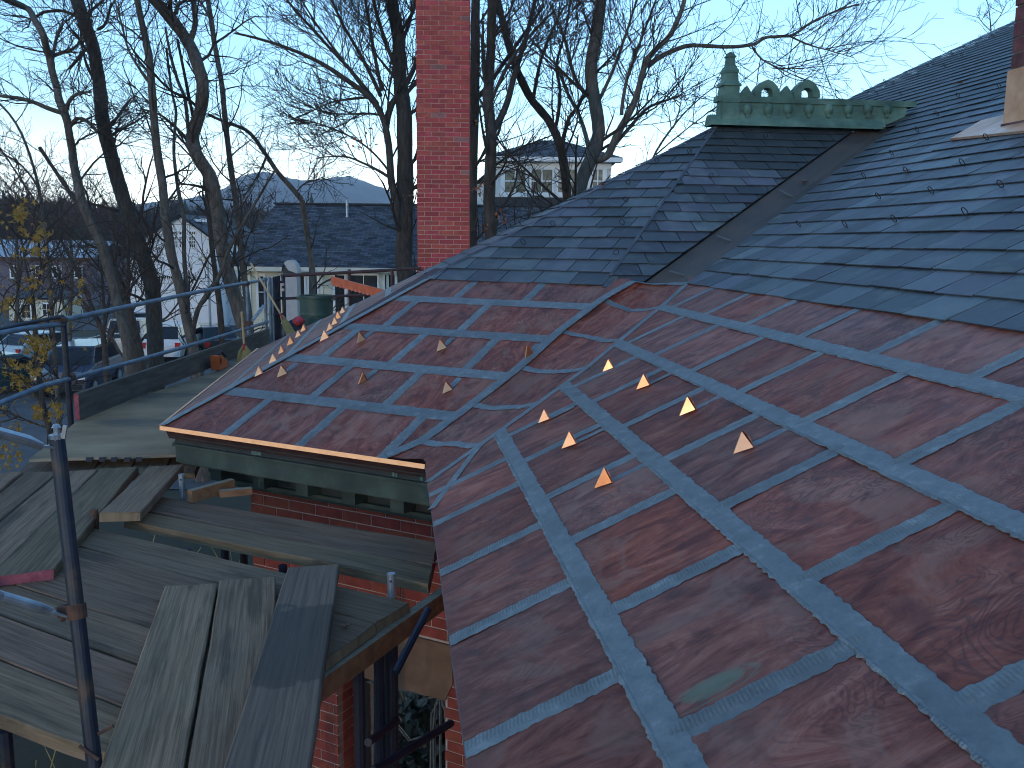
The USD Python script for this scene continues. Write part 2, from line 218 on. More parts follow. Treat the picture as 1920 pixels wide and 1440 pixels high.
# ---------------------------------------------------------------- the brick building: roof planes found from the photograph's perspective
A1, A2 = -.129508, -1.080697                             # headings of the main eave and of the bay's slanting eave
h1 = np.array([math.sin(A1), math.cos(A1), 0]); n1 = np.array([math.cos(A1), -math.sin(A1), 0])
h2 = np.array([math.sin(A2), math.cos(A2), 0]); n2 = np.array([math.cos(A2), -math.sin(A2), 0])
ZE = CZ - 1.23                                           # eave level
class Frame:                                             # a roof plane: u along the eave, v up the slope, w out of it
    def __init__(s, O, u, v): s.O = np.asarray(O, float); s.u = nrm(u); s.v = nrm(v - (v @ s.u) * s.u); s.w = np.cross(s.u, s.v); s.w *= np.sign(s.w[2])
    def P(s, u, v, w=0.0):
        u, v, w = np.broadcast_arrays(np.asarray(u, float), np.asarray(v, float), np.asarray(w, float))
        return s.O + u[..., None] * s.u + v[..., None] * s.v + w[..., None] * s.w
    def px(s, x, y): return s.uv(on(x, y, s.w, s.O))
    def uv(s, P): d = np.asarray(P) - s.O; return np.array([d @ s.u, d @ s.v])
def upslope(n, a): return n * math.cos(a) + Z * math.sin(a)
E0 = lvl(797, 872, ZE)
FM = Frame(E0, h1, upslope(n1, .438577))               # main roof, copper
FS = Frame(on(1600, 575, FM.w, FM.O), h1, upslope(n1, math.radians(27)))     # main roof, slate
_b = lvl(550, 835, ZE)
FB = Frame(_b - h2 * ((_b - E0) @ h2), h2, upslope(n2, .378))                 # bay, slanting face, copper (u=0 level with E0)
FBS = Frame(on(1000, 532, FB.w, FB.O), h2, upslope(n2, math.radians(25.5)))  # its slate
EA = FB.O + h2 * 2.101
APEX = on(1345, 237, FBS.w, FBS.O)
HL = on(810, 519, FBS.w, FBS.O); HR = on(1143, 520, FBS.w, FBS.O)
F3 = Frame(EA, h1, (HL - EA))                            # bay front face, copper
F3S = Frame(HL, h1, APEX - HL)
RB = APEX + n1 * (((FS.O - APEX) @ FS.w) / (n1 @ FS.w))   # where the bay ridge dies into the main roof
F1S = Frame(HR, n1, APEX - HR)                           # bay side face, slate

building = thing('brick_building', 'red brick building with copper and slate roofs, green cresting and dentil cornice', 'building')
rs = random.Random(5); nr = np.random.default_rng(5)

def prism(fr, poly, lo, hi, mb):                         # polygon in a frame, extruded between two heights above the plane
    poly = [p for p in poly]
    pg = Polygon(poly)
    if pg.area < 1e-5: return
    if not pg.exterior.is_ccw: poly = poly[::-1]
    v2, f2 = trimesh.creation.triangulate_polygon(Polygon(poly), engine='earcut')
    k = len(v2); top = fr.P(v2[:, 0], v2[:, 1], hi); bot = fr.P(v2[:, 0], v2[:, 1], lo)
    mb.add(np.vstack([top, bot]), np.vstack([f2, f2[:, ::-1] + k]), np.vstack([v2, v2]))
    c = np.array(poly, float); m = len(c); j = (np.arange(m) + 1) % m
    vv = np.vstack([fr.P(c[:, 0], c[:, 1], lo), fr.P(c[:, 0], c[:, 1], hi)]); i = np.arange(m)
    mb.add(vv, np.stack([i, j, j + m, i + m], 1), np.vstack([c, c]))
def sheet_grid(P, mb, uv, drop=.004):                     # a grid of points as a sheet with a small turned-down edge
    a, b = P.shape[:2]; idx = np.arange(a * b).reshape(a, b)
    q = np.stack([idx[:-1, :-1], idx[1:, :-1], idx[1:, 1:], idx[:-1, 1:]], -1).reshape(-1, 4)
    mb.add(P.reshape(-1, 3), q, uv.reshape(-1, 2))
def panel(fr, poly, parent, name='copper_panel', mat='copper_aged'):
    c = np.array(poly, float); mb = MB(); off = nr.uniform(0, 50, 2)
    if len(c) == 4:
        k = 13; s = np.linspace(0, 1, k); S, T = np.meshgrid(s, s, indexing='ij')
        uv = ((1 - S) * (1 - T))[..., None] * c[0] + (S * (1 - T))[..., None] * c[1] + (S * T)[..., None] * c[2] + ((1 - S) * T)[..., None] * c[3]
        w = (meshkit.fbm(np.dstack([uv * 4 + off, 0 * S]).reshape(-1, 3), 2).reshape(k, k) - .5) * .013 * np.clip(4 * np.minimum(np.minimum(S, 1 - S), np.minimum(T, 1 - T)) * 2, 0, 1)
        sheet_grid(fr.P(uv[..., 0], uv[..., 1], w), mb, uv + off)
        edge = np.clip(1 - np.minimum(np.minimum(S, 1 - S) * np.linalg.norm(c[1] - c[0]), np.minimum(T, 1 - T) * np.linalg.norm(c[3] - c[0])) / .10, 0, 1).ravel()
        if np.cross(c[1] - c[0], c[2] - c[0]) * (np.cross(fr.u, fr.v) @ fr.w) < 0: mb.f[-1] = mb.f[-1][:, ::-1]
        hasg = Polygon(c).contains(Point(*FM.px(1330, 1285))) if fr is FM else False
        if hasg: mat = 'copper_verdigris'
        o = obj(name, mb, mat, parent); api = UsdGeom.PrimvarsAPI(o)
        api.CreatePrimvar('edge', Sdf.ValueTypeNames.FloatArray, 'vertex').Set(Vt.FloatArray.FromNumpy(edge.astype(np.float32)))
        if hasg:
            gc = FM.px(1330, 1285); gv_ = np.clip(1 - np.linalg.norm((uv - gc) * [1.9, 1.0], axis=-1) / .30, 0, 1).ravel() * .55
            api.CreatePrimvar('green', Sdf.ValueTypeNames.FloatArray, 'vertex').Set(Vt.FloatArray.FromNumpy(gv_.astype(np.float32)))
        return o
    prism(fr, poly, -.004, 0, mb); mb.uv = [u + off for u in mb.uv]
    return obj(name, mb, mat, parent)
def seam(fn, L, w, parent, ripple=False, name='solder_seam', mat='solder', hgt=.0032, seed=0):
    """a solder seam: fn(t, s, h) gives the world point at t along (0..1), s across in metres, h out of the roof."""
    d_ = np.linalg.norm(fn(np.linspace(0, 1, 3), 0 * np.linspace(0, 1, 3), 0 * np.linspace(0, 1, 3))[1] - CAM)
    n = max(6, int(L / (.0028 if ripple and d_ < 3.6 else .005 if ripple and d_ < 6 else .008))); m = 7
    if d_ > 6: ripple = False
    t = np.linspace(0, 1, n); sa = np.linspace(-1, 1, m)
    o = nr.uniform(0, 99)
    ragl = (meshkit.fbm(np.stack([t * L * 52 + o, 0 * t, 0 * t + 3], -1), 4) - .5) * .015; ragr = (meshkit.fbm(np.stack([t * L * 52 + o, 0 * t + 9, 0 * t], -1), 4) - .5) * .015
    V = np.zeros((n, m, 3)); UV = np.zeros((n, m, 2))
    for j, a in enumerate(sa):
        s = a * w / 2 + (ragl if a < 0 else ragr) * abs(a)
        h = hgt * (.42 + .58 * (1 - a * a)) + 0 * t
        rb = np.abs(np.sin(t * L / .0105 * math.pi + a * 1.3)) * .0030 if ripple else 0
        if ripple and -.75 < a < .30: h = h + rb * (.6 + .8 * meshkit.noise(np.stack([t * L * 9 + o, 0 * t, 0 * t], -1)))
        h = h + (meshkit.noise(np.stack([t * L * 40 + o, 0 * t + j * 3.3, 0 * t], -1)) - .5) * .0010
        if j in (0, m - 1): h = 0 * t + .0018
        V[:, j] = fn(t, s, h); UV[:, j, 0] = t * L + o; UV[:, j, 1] = s
    mb = MB(); idx = np.arange(n * m).reshape(n, m)
    q = np.stack([idx[:-1, :-1], idx[1:, :-1], idx[1:, 1:], idx[:-1, 1:]], -1).reshape(-1, 4)
    mb.add(V.reshape(-1, 3), q, UV.reshape(-1, 2)); return obj(name, mb, mat, parent)
def straight(fr, a, b, w0=.0):
    a, b = np.array(a, float), np.array(b, float); d = (b - a) / np.linalg.norm(b - a); q = np.array([-d[1], d[0]])
    return (lambda t, s, h: fr.P(a[0] + (b - a)[0] * t + q[0] * s, a[1] + (b - a)[1] * t + q[1] * s, h + w0)), np.linalg.norm(b - a)
def bent(pts, ws):                                       # a seam along a 3-D polyline with up vectors
    pts = np.array(pts, float); ws = np.array(ws, float); cum = np.r_[0, np.cumsum(np.linalg.norm(np.diff(pts, axis=0), axis=1))]; L = cum[-1]
    def fn(t, s, h):
        c = np.stack([np.interp(t * L, cum, pts[:, k]) for k in range(3)], -1); d = np.gradient(c, axis=0); d /= np.linalg.norm(d, axis=1, keepdims=True)
        w = np.stack([np.interp(t * L, cum, ws[:, k]) for k in range(3)], -1); q = np.cross(w, d); q /= np.linalg.norm(q, axis=1, keepdims=True)
        s = np.broadcast_to(s, t.shape); h = np.broadcast_to(h, t.shape)
        return c + q * s[:, None] + w * h[:, None]
    return fn, L

# --- main copper skirt
mv = [0, .455, .925, 1.40, 1.866, 2.27]
BANDPX = [(800, 905), (900, 835), (1010, 756), (1100, 690), (1163, 638), (1240, 575), (1290, 531)]
VALPX = [(797, 872), (850, 843), (945, 776), (1040, 708), (1110, 643), (1183, 592), (1253, 540)]
HIPPX = [(725, 855), (790, 828), (885, 758), (975, 688), (1050, 620), (1130, 560), (1187, 528)]
band = np.array([FM.px(*q) for q in BANDPX]); band[0] = (band[0][0], 0)
VAL = np.array([on(*q, FM.w, FM.O) for q in VALPX]); HIP = np.array([on(*q, FB.w, FB.O) for q in HIPPX]); BAND = np.array([FM.P(*b) for b in band])
UN = -6.2
mb = MB(); prism(FM, [(UN, 0.01), (0, 0.01), FM.uv(VAL[3]), FM.uv(VAL[6]), (3.2, 2.6), (UN, 2.6)], -.12, -.012, mb)
main_cu = obj('main_copper_skirt', mb, 'copper_deck', building)
region = Polygon([(UN, 0), *[tuple(b) for b in band], (band[-1][0] + .3, 2.33), (UN, 2.33)])
joints = [[-1.09, -1.69, -2.28, -2.90, -3.50, -4.1, -4.7], [-.80, -1.43, -1.97, -2.58, -3.22, -3.84, -4.5], [-.35, -1.00, -1.64, -2.27, -2.89, -3.53, -4.2, -4.85], [.0, -.645, -1.283, -1.92, -2.54, -3.18, -3.82, -4.5], [.40, -.27, -.93, -1.58, -2.22, -2.86, -3.5, -4.15]]
extra_j = [[-.62], [-.22], [.16], [.62], [1.05]]
for k in range(5):
    lo, hi = mv[k], mv[k + 1] + (.05 if k == 4 else 0)
    js = sorted(joints[k] + extra_j[k])
    ed = [UN] + js + [3.]
    for a, b in zip(ed[:-1], ed[1:]):
        pg = sbox(a, lo, b, hi).intersection(region)
        if pg.is_empty or pg.area < .004: continue
        for gq in getattr(pg, 'geoms', [pg]):
            c = list(gq.exterior.coords)[:-1]
            panel(FM, [(a, lo), (b, lo), (b, hi), (a, hi)] if abs(gq.area - (b - a) * (hi - lo)) < 1e-6 else c, main_cu)
    for u in js:
        ln = LineString([(u, lo), (u, hi)]).intersection(region)
        if ln.is_empty or ln.length < .05: continue
        c = list(ln.coords); fn, L = straight(FM, c[0], c[-1]); seam(fn, L, .074, main_cu, ripple=True)
for v in mv[1:5]:
    ub = np.interp(v, band[:, 1], band[:, 0]); fn, L = straight(FM, (UN + 1.3, v), (ub, v), .0012); seam(fn, L, .076, main_cu, hgt=.0036)
for v in mv[1:5]:                                        # the stitched edge line beside each long seam
    ub = np.interp(v, band[:, 1], band[:, 0]); fn, L = straight(FM, (UN + 1.3, v - .033), (ub, v - .033), .002); seam(fn, L, .016, main_cu, ripple=True, hgt=.003)
fn, L = bent(BAND, [FM.w] * len(BAND)); seam(lambda t, s, h: fn(t, s, h + .001), L, .06, main_cu, hgt=.0036)
# --- panels of the bay's warped side, dished into the valley and on to the band
up1 = nrm(FM.w + FB.w)
rows = 6
for k in range(rows):
    H0, H1_, V0, V1, B0, B1 = HIP[k], HIP[k + 1], VAL[k], VAL[k + 1], BAND[k], BAND[k + 1]
    n_ = 13; S = np.linspace(0, 1, n_)
    def curve(H, V, B):
        d1_, d2_ = np.linalg.norm(V - H), np.linalg.norm(B - V); t = S * (d1_ + d2_); w = d1_ / (d1_ + d2_)
        a = np.where((t < d1_)[:, None], H + (V - H) * np.clip(t / max(d1_, 1e-6), 0, 1)[:, None], V + (B - V) * np.clip((t - d1_) / max(d2_, 1e-6), 0, 1)[:, None])
        return a + Z * (.032 * np.clip(min(d1_, d2_) / .25, 0, 1) * np.exp(-((S - w) / .20) ** 2))[:, None]
    ca, cb = curve(H0, V0, B0), curve(H1_, V1, B1)
    T = np.linspace(0, 1, 7); P = ca[:, None] * (1 - T)[None, :, None] + cb[:, None] * T[None, :, None]
    mb = MB(); L0 = np.linalg.norm(B0 - H0) + .2
    uv = np.stack(np.broadcast_arrays(S[:, None] * L0, T[None] * .5), -1) + nr.uniform(0, 40, 2)
    sheet_grid(P, mb, uv); obj('copper_panel', mb, 'copper_aged', main_cu)
    if k:
        fn, L = bent(ca, [up1] * n_); seam(lambda t, s, h, fn=fn: fn(t, s, h + .002), L, .055, main_cu)
fn, L = bent(curve(HIP[6], VAL[6], BAND[6]), [up1] * 13); seam(lambda t, s, h: fn(t, s, h + .003), L, .06, main_cu)
for a, b in ((BAND[1], FM.P(-.86, 0)), (BAND[4], FM.P(1.10, 1.72)), ):      # short oblique laps beside the valley
    fn, L = bent([a, b], [FM.w] * 2); seam(lambda t, s, h: fn(t, s, h + .0015), L, .045, main_cu)
# drip edge along the main eave
mb = MB(); mb.bar(FM.P(UN, -.002, -.008), FM.P(0.0, -.002, -.008), .005, .012, FM.w); mb.build('drip_edge', 'copper_weather', main_cu)
# --- bay, slanting face
mb = MB(); prism(FB, [(.03, .012), (2.09, .012), FB.uv(F3.P(0, 0) * 0 + FB.P(1.60, 2.75)), (-.2, 2.75), (.0, 1.5)], -.10, -.012, mb)
bay_cu = obj('bay_copper_skirt', mb, 'copper_deck', building)
hipuv = np.array([FB.uv(p) for p in HIP]); hipuv[0, 1] = 0
HLb = FB.uv(HL)
regB = Polygon([tuple(p) for p in hipuv[:-1]] + [(hipuv[-1][0], 2.75), (HLb[0] - .03, 2.75), tuple(HLb), (2.101, 0)])
bv = [0, .50, 1.02, 1.56, 2.095, 2.62]
bj = [[.305, .92, 1.535], [.64, 1.235], [.34, .94, 1.55], [.69, 1.355], [.42, 1.035]]
for k in range(5):
    lo, hi = bv[k], bv[k + 1]; js = bj[k]; ed = [-.6] + js + [2.3]
    for a, b in zip(ed[:-1], ed[1:]):
        pg = sbox(a, lo, b, hi).intersection(regB)
        for gq in getattr(pg, 'geoms', [pg]):
            if gq.is_empty or gq.area < .004: continue
            panel(FB, [(a, lo), (b, lo), (b, hi), (a, hi)] if abs(gq.area - (b - a) * (hi - lo)) < 1e-6 else list(gq.exterior.coords)[:-1], bay_cu)
    for u in js:
        ln = LineString([(u, lo), (u, hi)]).intersection(regB)
        if ln.is_empty or ln.length < .05: continue
        c = list(ln.coords); fn, L = straight(FB, c[0], c[-1]); seam(fn, L, .074, bay_cu, ripple=True)
for v in bv[1:5]:
    ln = LineString([(-1, v), (3, v)]).intersection(regB); c = list(ln.coords); fn, L = straight(FB, c[0], c[-1], .001); seam(fn, L, .108, bay_cu, hgt=.005)
fn, L = bent(HIP, [nrm(FB.w + up1)] * len(HIP)); seam(lambda t, s, h: fn(t, s, h + .003), L, .080, bay_cu, hgt=.005)
# --- bay, front face (seen at a glancing angle)
L3 = 4.45
regF = Polygon([(0, 0), (L3, 0), tuple(F3.px(790, 512)), tuple(F3.uv(HL))])
mb = MB(); prism(F3, [(.02, .012), (L3 - .02, .012), tuple(F3.px(790, 512)), tuple(F3.uv(HL))], -.10, -.012, mb); front_cu = obj('bay_front_copper_skirt', mb, 'copper_deck', building)
vt = F3.uv(HL)[1]; fv = [0, vt * .2, vt * .4, vt * .6, vt * .8, vt + .04]
for k in range(5):
    js = np.arange(.28 + .31 * (k % 2), 4.4, .62); ed = [-.5, *js, 5.]
    for a, b in zip(ed[:-1], ed[1:]):
        pg = sbox(a, fv[k], b, fv[k + 1]).intersection(regF)
        if pg.is_empty or pg.area < .004: continue
        panel(F3, list(pg.exterior.coords)[:-1] if len(pg.exterior.coords) != 5 else list(pg.exterior.coords)[:-1], front_cu)
    for u in js:
        ln = LineString([(u, fv[k]), (u, fv[k + 1])]).intersection(regF)
        if ln.is_empty or ln.length < .05: continue
        c = list(ln.coords); fn, L = straight(F3, c[0], c[-1]); seam(fn, L, .05, front_cu, ripple=True)
for v in fv[1:5]:
    c = list(LineString([(-1, v), (6, v)]).intersection(regF).coords); fn, L = straight(F3, c[0], c[-1], .001); seam(fn, L, .06, front_cu)
fn, L = bent([EA, HL], [nrm(FB.w + F3.w)] * 2); seam(lambda t, s, h: fn(t, s, h + .003), L, .08, front_cu, hgt=.006)
# copper drip edge round the bay
mb = MB(); up_ = Z
mb.bar(EA - n2 * .006 - h2 * .0 + Z * -.012, FB.P(0, 0) - n2 * .006 + h2 * .0 + Z * -.010, .014, .027, nrm(Z + n2 * .22)); mb.build('drip_edge', 'copper_bright', bay_cu)
mb = MB(); mb.bar(EA - n1 * .008 + Z * -.012 + h1 * .01, EA + h1 * L3 - n1 * .008 + Z * -.012, .016, .036); mb.build('drip_edge', 'copper_bright', front_cu)

# --- snow guards: a folded copper beak soldered on a strap
def guard(fr, u, v, parent, s=.060, flip=1):
    r = lambda k=.006: rs.uniform(-k, k)
    a = rs.uniform(-.16, .16); u += rs.uniform(-.015, .015); v += rs.uniform(-.012, .012); s *= rs.uniform(.93, 1.07); c_, s_ = math.cos(a), math.sin(a)
    def q(x, y, w): return fr.P(u + x * c_ - y * s_, v + x * s_ + y * c_, w)
    t = np.array([q(0, -.55 * s, .004), q(.46 * s + r(), .5 * s, .004), q(-.46 * s + r(), .5 * s, .004), q(r(), .46 * s, s * 1.0)])
    mb = MB()
    T, Rr, Ll, Ap = t
    th = .0035
    def plate(a, b, c):
        n = nrm(np.cross(b - a, c - a)) * th; p = np.array([a, b, c, a - n, b - n, c - n])
        mb.add(p, [(0, 1, 2), (3, 5, 4), (0, 3, 4), (0, 4, 1), (1, 4, 5), (1, 5, 2), (2, 5, 3), (2, 3, 0)])
    plate(T, Rr, Ap); plate(T, Ap, Ll)
    o = obj('snow_guard', mb, 'copper_bright', parent)
    mb = MB(); an = np.linspace(0, math.pi, 9)           # rounded back plate
    bp = np.array([q(.50 * s * math.cos(x), .52 * s, .003 + 1.0 * s * math.sin(x) ** .8) for x in an]); n = nrm(fr.v) * .003
    k = len(bp); mb.add(np.vstack([bp, bp + n]), np.vstack([[(0, i, i + 1) for i in range(1, k - 1)], [(k, k + i + 1, k + i) for i in range(1, k - 1)], [(i, i + k, i + k + 1) for i in range(k - 1)], [(i, i + k + 1, i + 1) for i in range(k - 1)]]))
    mb.build('back_plate', 'copper_red', parent)
    fn, L = straight(fr, (u, v + .5 * s), (u, v + .5 * s + .15), .001); seam(fn, L, .046, parent, name='solder_patch')
for u, v in [(-1.60, .70), (-.91, .70), (-.27, .70), (-1.915, 1.19), (-1.215, 1.19), (-.51, 1.19), (.19, 1.19)]: guard(FM, u, v, main_cu)
for u, v in [(1.70, .77), (1.01, .77), (.325, .77), (1.395, 1.32), (.695, 1.30), (.0, 1.30)]: guard(FB, u, v, bay_cu)
gv = [F3.px(513, 680)[1], F3.px(618, 624)[1]]
for x, y in [(490, 698), (513, 675), (544, 643), (569, 622), (600, 604), (642, 583)][:6]:
    pass
for i in range(6): guard(F3, .16 + .62 * i, gv[0] * .97, front_cu)
for i in range(5): guard(F3, .42 + .62 * i, gv[1] * .99, front_cu)

# ---------------------------------------------------------------- slates
slates = []                                              # (mesh builder, centre, which roof)
def courses(fr, lim, v0, v1, e, wd, roof, umin, umax):
    """lim(v) -> (lowest u, highest u) of the covered strip"""
    vs = np.linspace(v0 - .02, v1, 60); reg = Polygon([(lim(v)[1], v) for v in vs] + [(lim(v)[0], v) for v in vs[::-1]]).buffer(0)
    k = 0; v = v0
    while v < v1 - .02:
        u = umin + rs.uniform(0, 1) * wd * .2 - (wd / 2 if k % 2 else 0)
        while u < umax:
            w = wd * (rs.uniform(.84, 1.16) if roof == 'main' else rs.uniform(.95, 1.05)); ua, ub = u + .0038, u + w - .0038; u += w
            vj = rs.uniform(-.004, .004); lift = .0105 + rs.uniform(0, .005); th = .006; L = e * 1.22; tilt = rs.uniform(-.006, .006)
            rect = [(ua, v + vj), (ub, v + vj + tilt), (ub, v + L), (ua, v + L)]; r = rs.random()
            if r < .07: c_ = rs.uniform(.012, .035); rect = [(ua + c_, v + vj), (ub, v + vj), (ub, v + L), (ua, v + L), (ua, v + vj + c_ * .7)]       # a chipped corner
            elif r < .14: c_ = rs.uniform(.012, .035); rect = [(ua, v + vj), (ub - c_, v + vj), (ub, v + vj + c_ * .6), (ub, v + L), (ua, v + L)]
            pg = Polygon(rect).intersection(reg)
            if pg.geom_type != 'Polygon' or pg.area < .0025 or pg.bounds[1] > v + e * .85: continue
            c = np.array(pg.exterior.coords)[:-1][::-1] if not pg.exterior.is_ccw else np.array(pg.exterior.coords)[:-1]
            w_ = lift * (1 - (c[:, 1] - v) / L); m = len(c); top = fr.P(c[:, 0], c[:, 1], w_); bot = fr.P(c[:, 0], c[:, 1], w_ - th); j = (np.arange(m) + 1) % m
            fl = 1 if np.cross(fr.u, fr.v) @ fr.w > 0 else -1
            f = np.vstack([[(0, i, i + 1)[::fl] for i in range(1, m - 1)], [(m, m + i + 1, m + i)[::fl] for i in range(1, m - 1)], np.stack([np.arange(m) + m, j + m, j], 1)[:, ::fl], np.stack([np.arange(m) + m, j, np.arange(m)], 1)[:, ::fl]])
            mb = MB(); mb.add(np.vstack([top, bot]), f, np.vstack([c, c])); slates.append((mb, top.mean(0), roof))
        v += e; k += 1
vg = np.array([FS.px(1290, 529), FS.px(1500, 380), FS.px(1680, 236)]); pv = np.polyfit(vg[:, 1], vg[:, 0], 1)
hip_far = np.array([FS.px(1590, 180), FS.px(1890, 40)])
ridge_v = FS.uv(RB)[1]
UFAR = float(hip_far[:, 0].mean())
VTOP = 13.2
def lim_main(v):
    far = UFAR - max(0, v - hip_far[0][1]) * (hip_far[0][0] - hip_far[1][0]) / (hip_far[1][1] - hip_far[0][1])
    return -6.2, (pv[0] * v + pv[1]) if v < ridge_v + .05 else far
courses(FS, lim_main, -.02, VTOP, .2035, .30, 'main', -6.2, 12.0)
mb = MB()
prism(FS, [(-6.2, 0.03), (pv[1] - .02, .03), (pv[0] * ridge_v + pv[1] - .02, ridge_v), (pv[0] * ridge_v + pv[1] + 1.9, ridge_v + .02), (UFAR - .02, ridge_v + .3), (lim_main(VTOP)[1] - .02, VTOP), (-6.2, VTOP)], -.25, -.014, mb)
main_sl = obj('main_slate_roof', mb, 'slate_dark', building)
# far slope behind the ridge and the hip end, so that the roof is a body
mb = MB(); rp, rq = FS.P(-6.2, VTOP, -.02), FS.P(lim_main(VTOP)[1], VTOP, -.02); ef = FS.P(UFAR, ridge_v, -.02); e2 = FS.P(UFAR, 0, -.02); back = n1 * 2 * VTOP * math.cos(math.radians(27))
mb.add([rp, rq, e2 + back, FS.P(-6.2, 0, -.02) + back, ef, e2], [(0, 1, 2), (0, 2, 3), (1, 4, 2), (4, 5, 2)]); mb.build('rear_slate_slope', 'slate', building)
# bay slates
apu = FBS.uv(APEX); hl, hr = FBS.uv(HL), FBS.uv(HR)
def lim_bay(v):
    t = np.clip(v / apu[1], 0, 1); return (-.66 + .03) + (apu[0] + .63) * t if False else hr[0] + (apu[0] - hr[0]) * np.clip((v - hr[1]) / (apu[1] - hr[1]), -.06, 1), hl[0] + (apu[0] - hl[0]) * np.clip((v - hl[1]) / (apu[1] - hl[1]), -.06, 1)
courses(FBS, lim_bay, .0, apu[1] - .05, .2115, .305, 'bay', -.95, 1.3)
mb = MB(); prism(FBS, [(hr[0] + .02, .03), (hl[0] - .02, .03), tuple(apu)], -.10, -.016, mb); bay_sl = obj('bay_slate_roof', mb, 'slate_dark', building)
# side face of the bay: between hip and valley gutter
v1a = F1S.uv(APEX); g1 = np.array([F1S.px(1190, 541), F1S.px(1400, 389), F1S.px(1610, 238)]); pg1 = np.polyfit(g1[:, 1], g1[:, 0], 1)
def lim_side(v):
    t = np.clip(v / v1a[1], -.1, 1); return v1a[0] * t, pg1[0] * v + pg1[1]
courses(F1S, lim_side, g1[0][1], v1a[1] - .03, .2115 * v1a[1] / apu[1], .31, 'bay', -1.2, 3.4)
mb = MB(); prism(F1S, [(0.01, 0.02), (pg1[1] + pg1[0] * .03 - .03, 0.03), (pg1[0] * v1a[1] + pg1[1] - .03, v1a[1] - .01), tuple(v1a)], -.10, -.016, mb); mb.build('side_roof_deck', 'slate_dark', bay_sl)
# front face of the bay
s3 = F3S.uv(APEX); q3 = F3S.px(788, 512)
def lim_front(v): t = np.clip(v / s3[1], -.1, 1); return s3[0] * t, q3[0] + (s3[0] - q3[0]) * t
courses(F3S, lim_front, .0, s3[1] - .05, .2115 * s3[1] / apu[1], .30, 'bay', -.1, 4.0)
mb = MB(); prism(F3S, [(.01, .03), (q3[0] - .02, .03), tuple(s3)], -.10, -.016, mb); mb.build('front_roof_deck', 'slate_dark', bay_sl)
# hidden back faces of the bay (a plain body so that it looks right from the side)
mb = MB(); q4 = F3S.P(q3[0], 0, -.02); cor = F3.P(L3, 0, -.02); far_ = EA + n1 * 3.2 + h1 * (L3 + 2.2); mb.add([APEX - Z * .02, q4, cor, far_, RB - Z * .02, FS.P(UFAR * .0 + 6.5, .0, -.05)], [(0, 2, 1), (0, 3, 2), (0, 4, 3), (4, 5, 3)]); mb.build('rear_slope', 'slate', bay_sl)
slates.sort(key=lambda s: np.linalg.norm(s[1] - CAM) + (1e3 if ((s[1] - CAM) @ _F < .8 or abs((s[1] - CAM) @ _R / ((s[1] - CAM) @ _F)) > .62) else 0))
rest = {'main': MB(), 'bay': MB()}
for i, (mbs, c, roof) in enumerate(slates):
    if i < 300: obj('slate', mbs, 'slate', main_sl if roof == 'main' else bay_sl)
    else:
        v, f, uv = mbs.geo(); rest[roof].add(v, f, uv)
for roof, parent in (('main', main_sl), ('bay', bay_sl)):
    if rest[roof].n: tag(obj('slate_courses', rest[roof], 'slate_far', parent), kind='stuff')
# hip strips
def strip(a, b, w, mat, parent, name, lift=.022):
    up = Z; d = nrm(b - a); q = nrm(np.cross(up, d)); k = 24; mb = MB(); t = np.linspace(0, 1, k)
    c = a + (b - a) * t[:, None] + Z * lift; P = np.stack([c - q * w - Z * .010, c + Z * .004, c + q * w - Z * .010], 1); idx = np.arange(k * 3).reshape(k, 3)
    mb.add(P.reshape(-1, 3), np.stack([idx[:-1, :-1], idx[1:, :-1], idx[1:, 1:], idx[:-1, 1:]], -1).reshape(-1, 4)); return mb.build(name, mat, parent)
strip(HR, APEX, .014, 'slate', bay_sl, 'hip_strip', .020); strip(HL, APEX, .013, 'slate', bay_sl, 'hip_strip', .018)
# valley gutter
tt = np.linspace(0, 1, 20)
gl = np.array([F1S.P(pg1[0] * v + pg1[1] + .0, v, .004) for v in np.linspace(g1[0][1] - .05, g1[2][1] + .05, 20)])
gr = np.array([FS.P(pv[0] * v + pv[1] + .03, v, -.012) for v in np.linspace(-.03, vg[2][1] + .15, 20)])
mid = (gl + gr) / 2 - Z * np.linspace(.05, .10, 20)[:, None]
P = np.stack([gl - Z * .02, gl * .5 + mid * .5 - Z * .022, mid, mid * .5 + gr * .5 - Z * .012, gr, gr + n1 * .1 - h1 * .1 + Z * .01], 1); idx = np.arange(120).reshape(20, 6)
mb = MB(); mb.add(P.reshape(-1, 3), np.stack([idx[:-1, :-1], idx[1:, :-1], idx[1:, 1:], idx[:-1, 1:]], -1).reshape(-1, 4)); valley = mb.build('valley_gutter', 'gutter_metal', building)
for t in (.09, .26, .52):
    i = t * 19; a = np.array([np.interp(i, range(20), (gl * .8 + gr * .2)[:, k]) for k in range(3)]); m_ = np.array([np.interp(i, range(20), mid[:, k]) for k in range(3)])
    fn, L = bent([a - Z * .012, m_ - Z * .003], [nrm(FM.w + F1S.w)] * 2); seam(lambda s_, q_, h_: fn(s_, q_, h_ + .006), L, .03, valley, name='pale_streak', mat='streak')
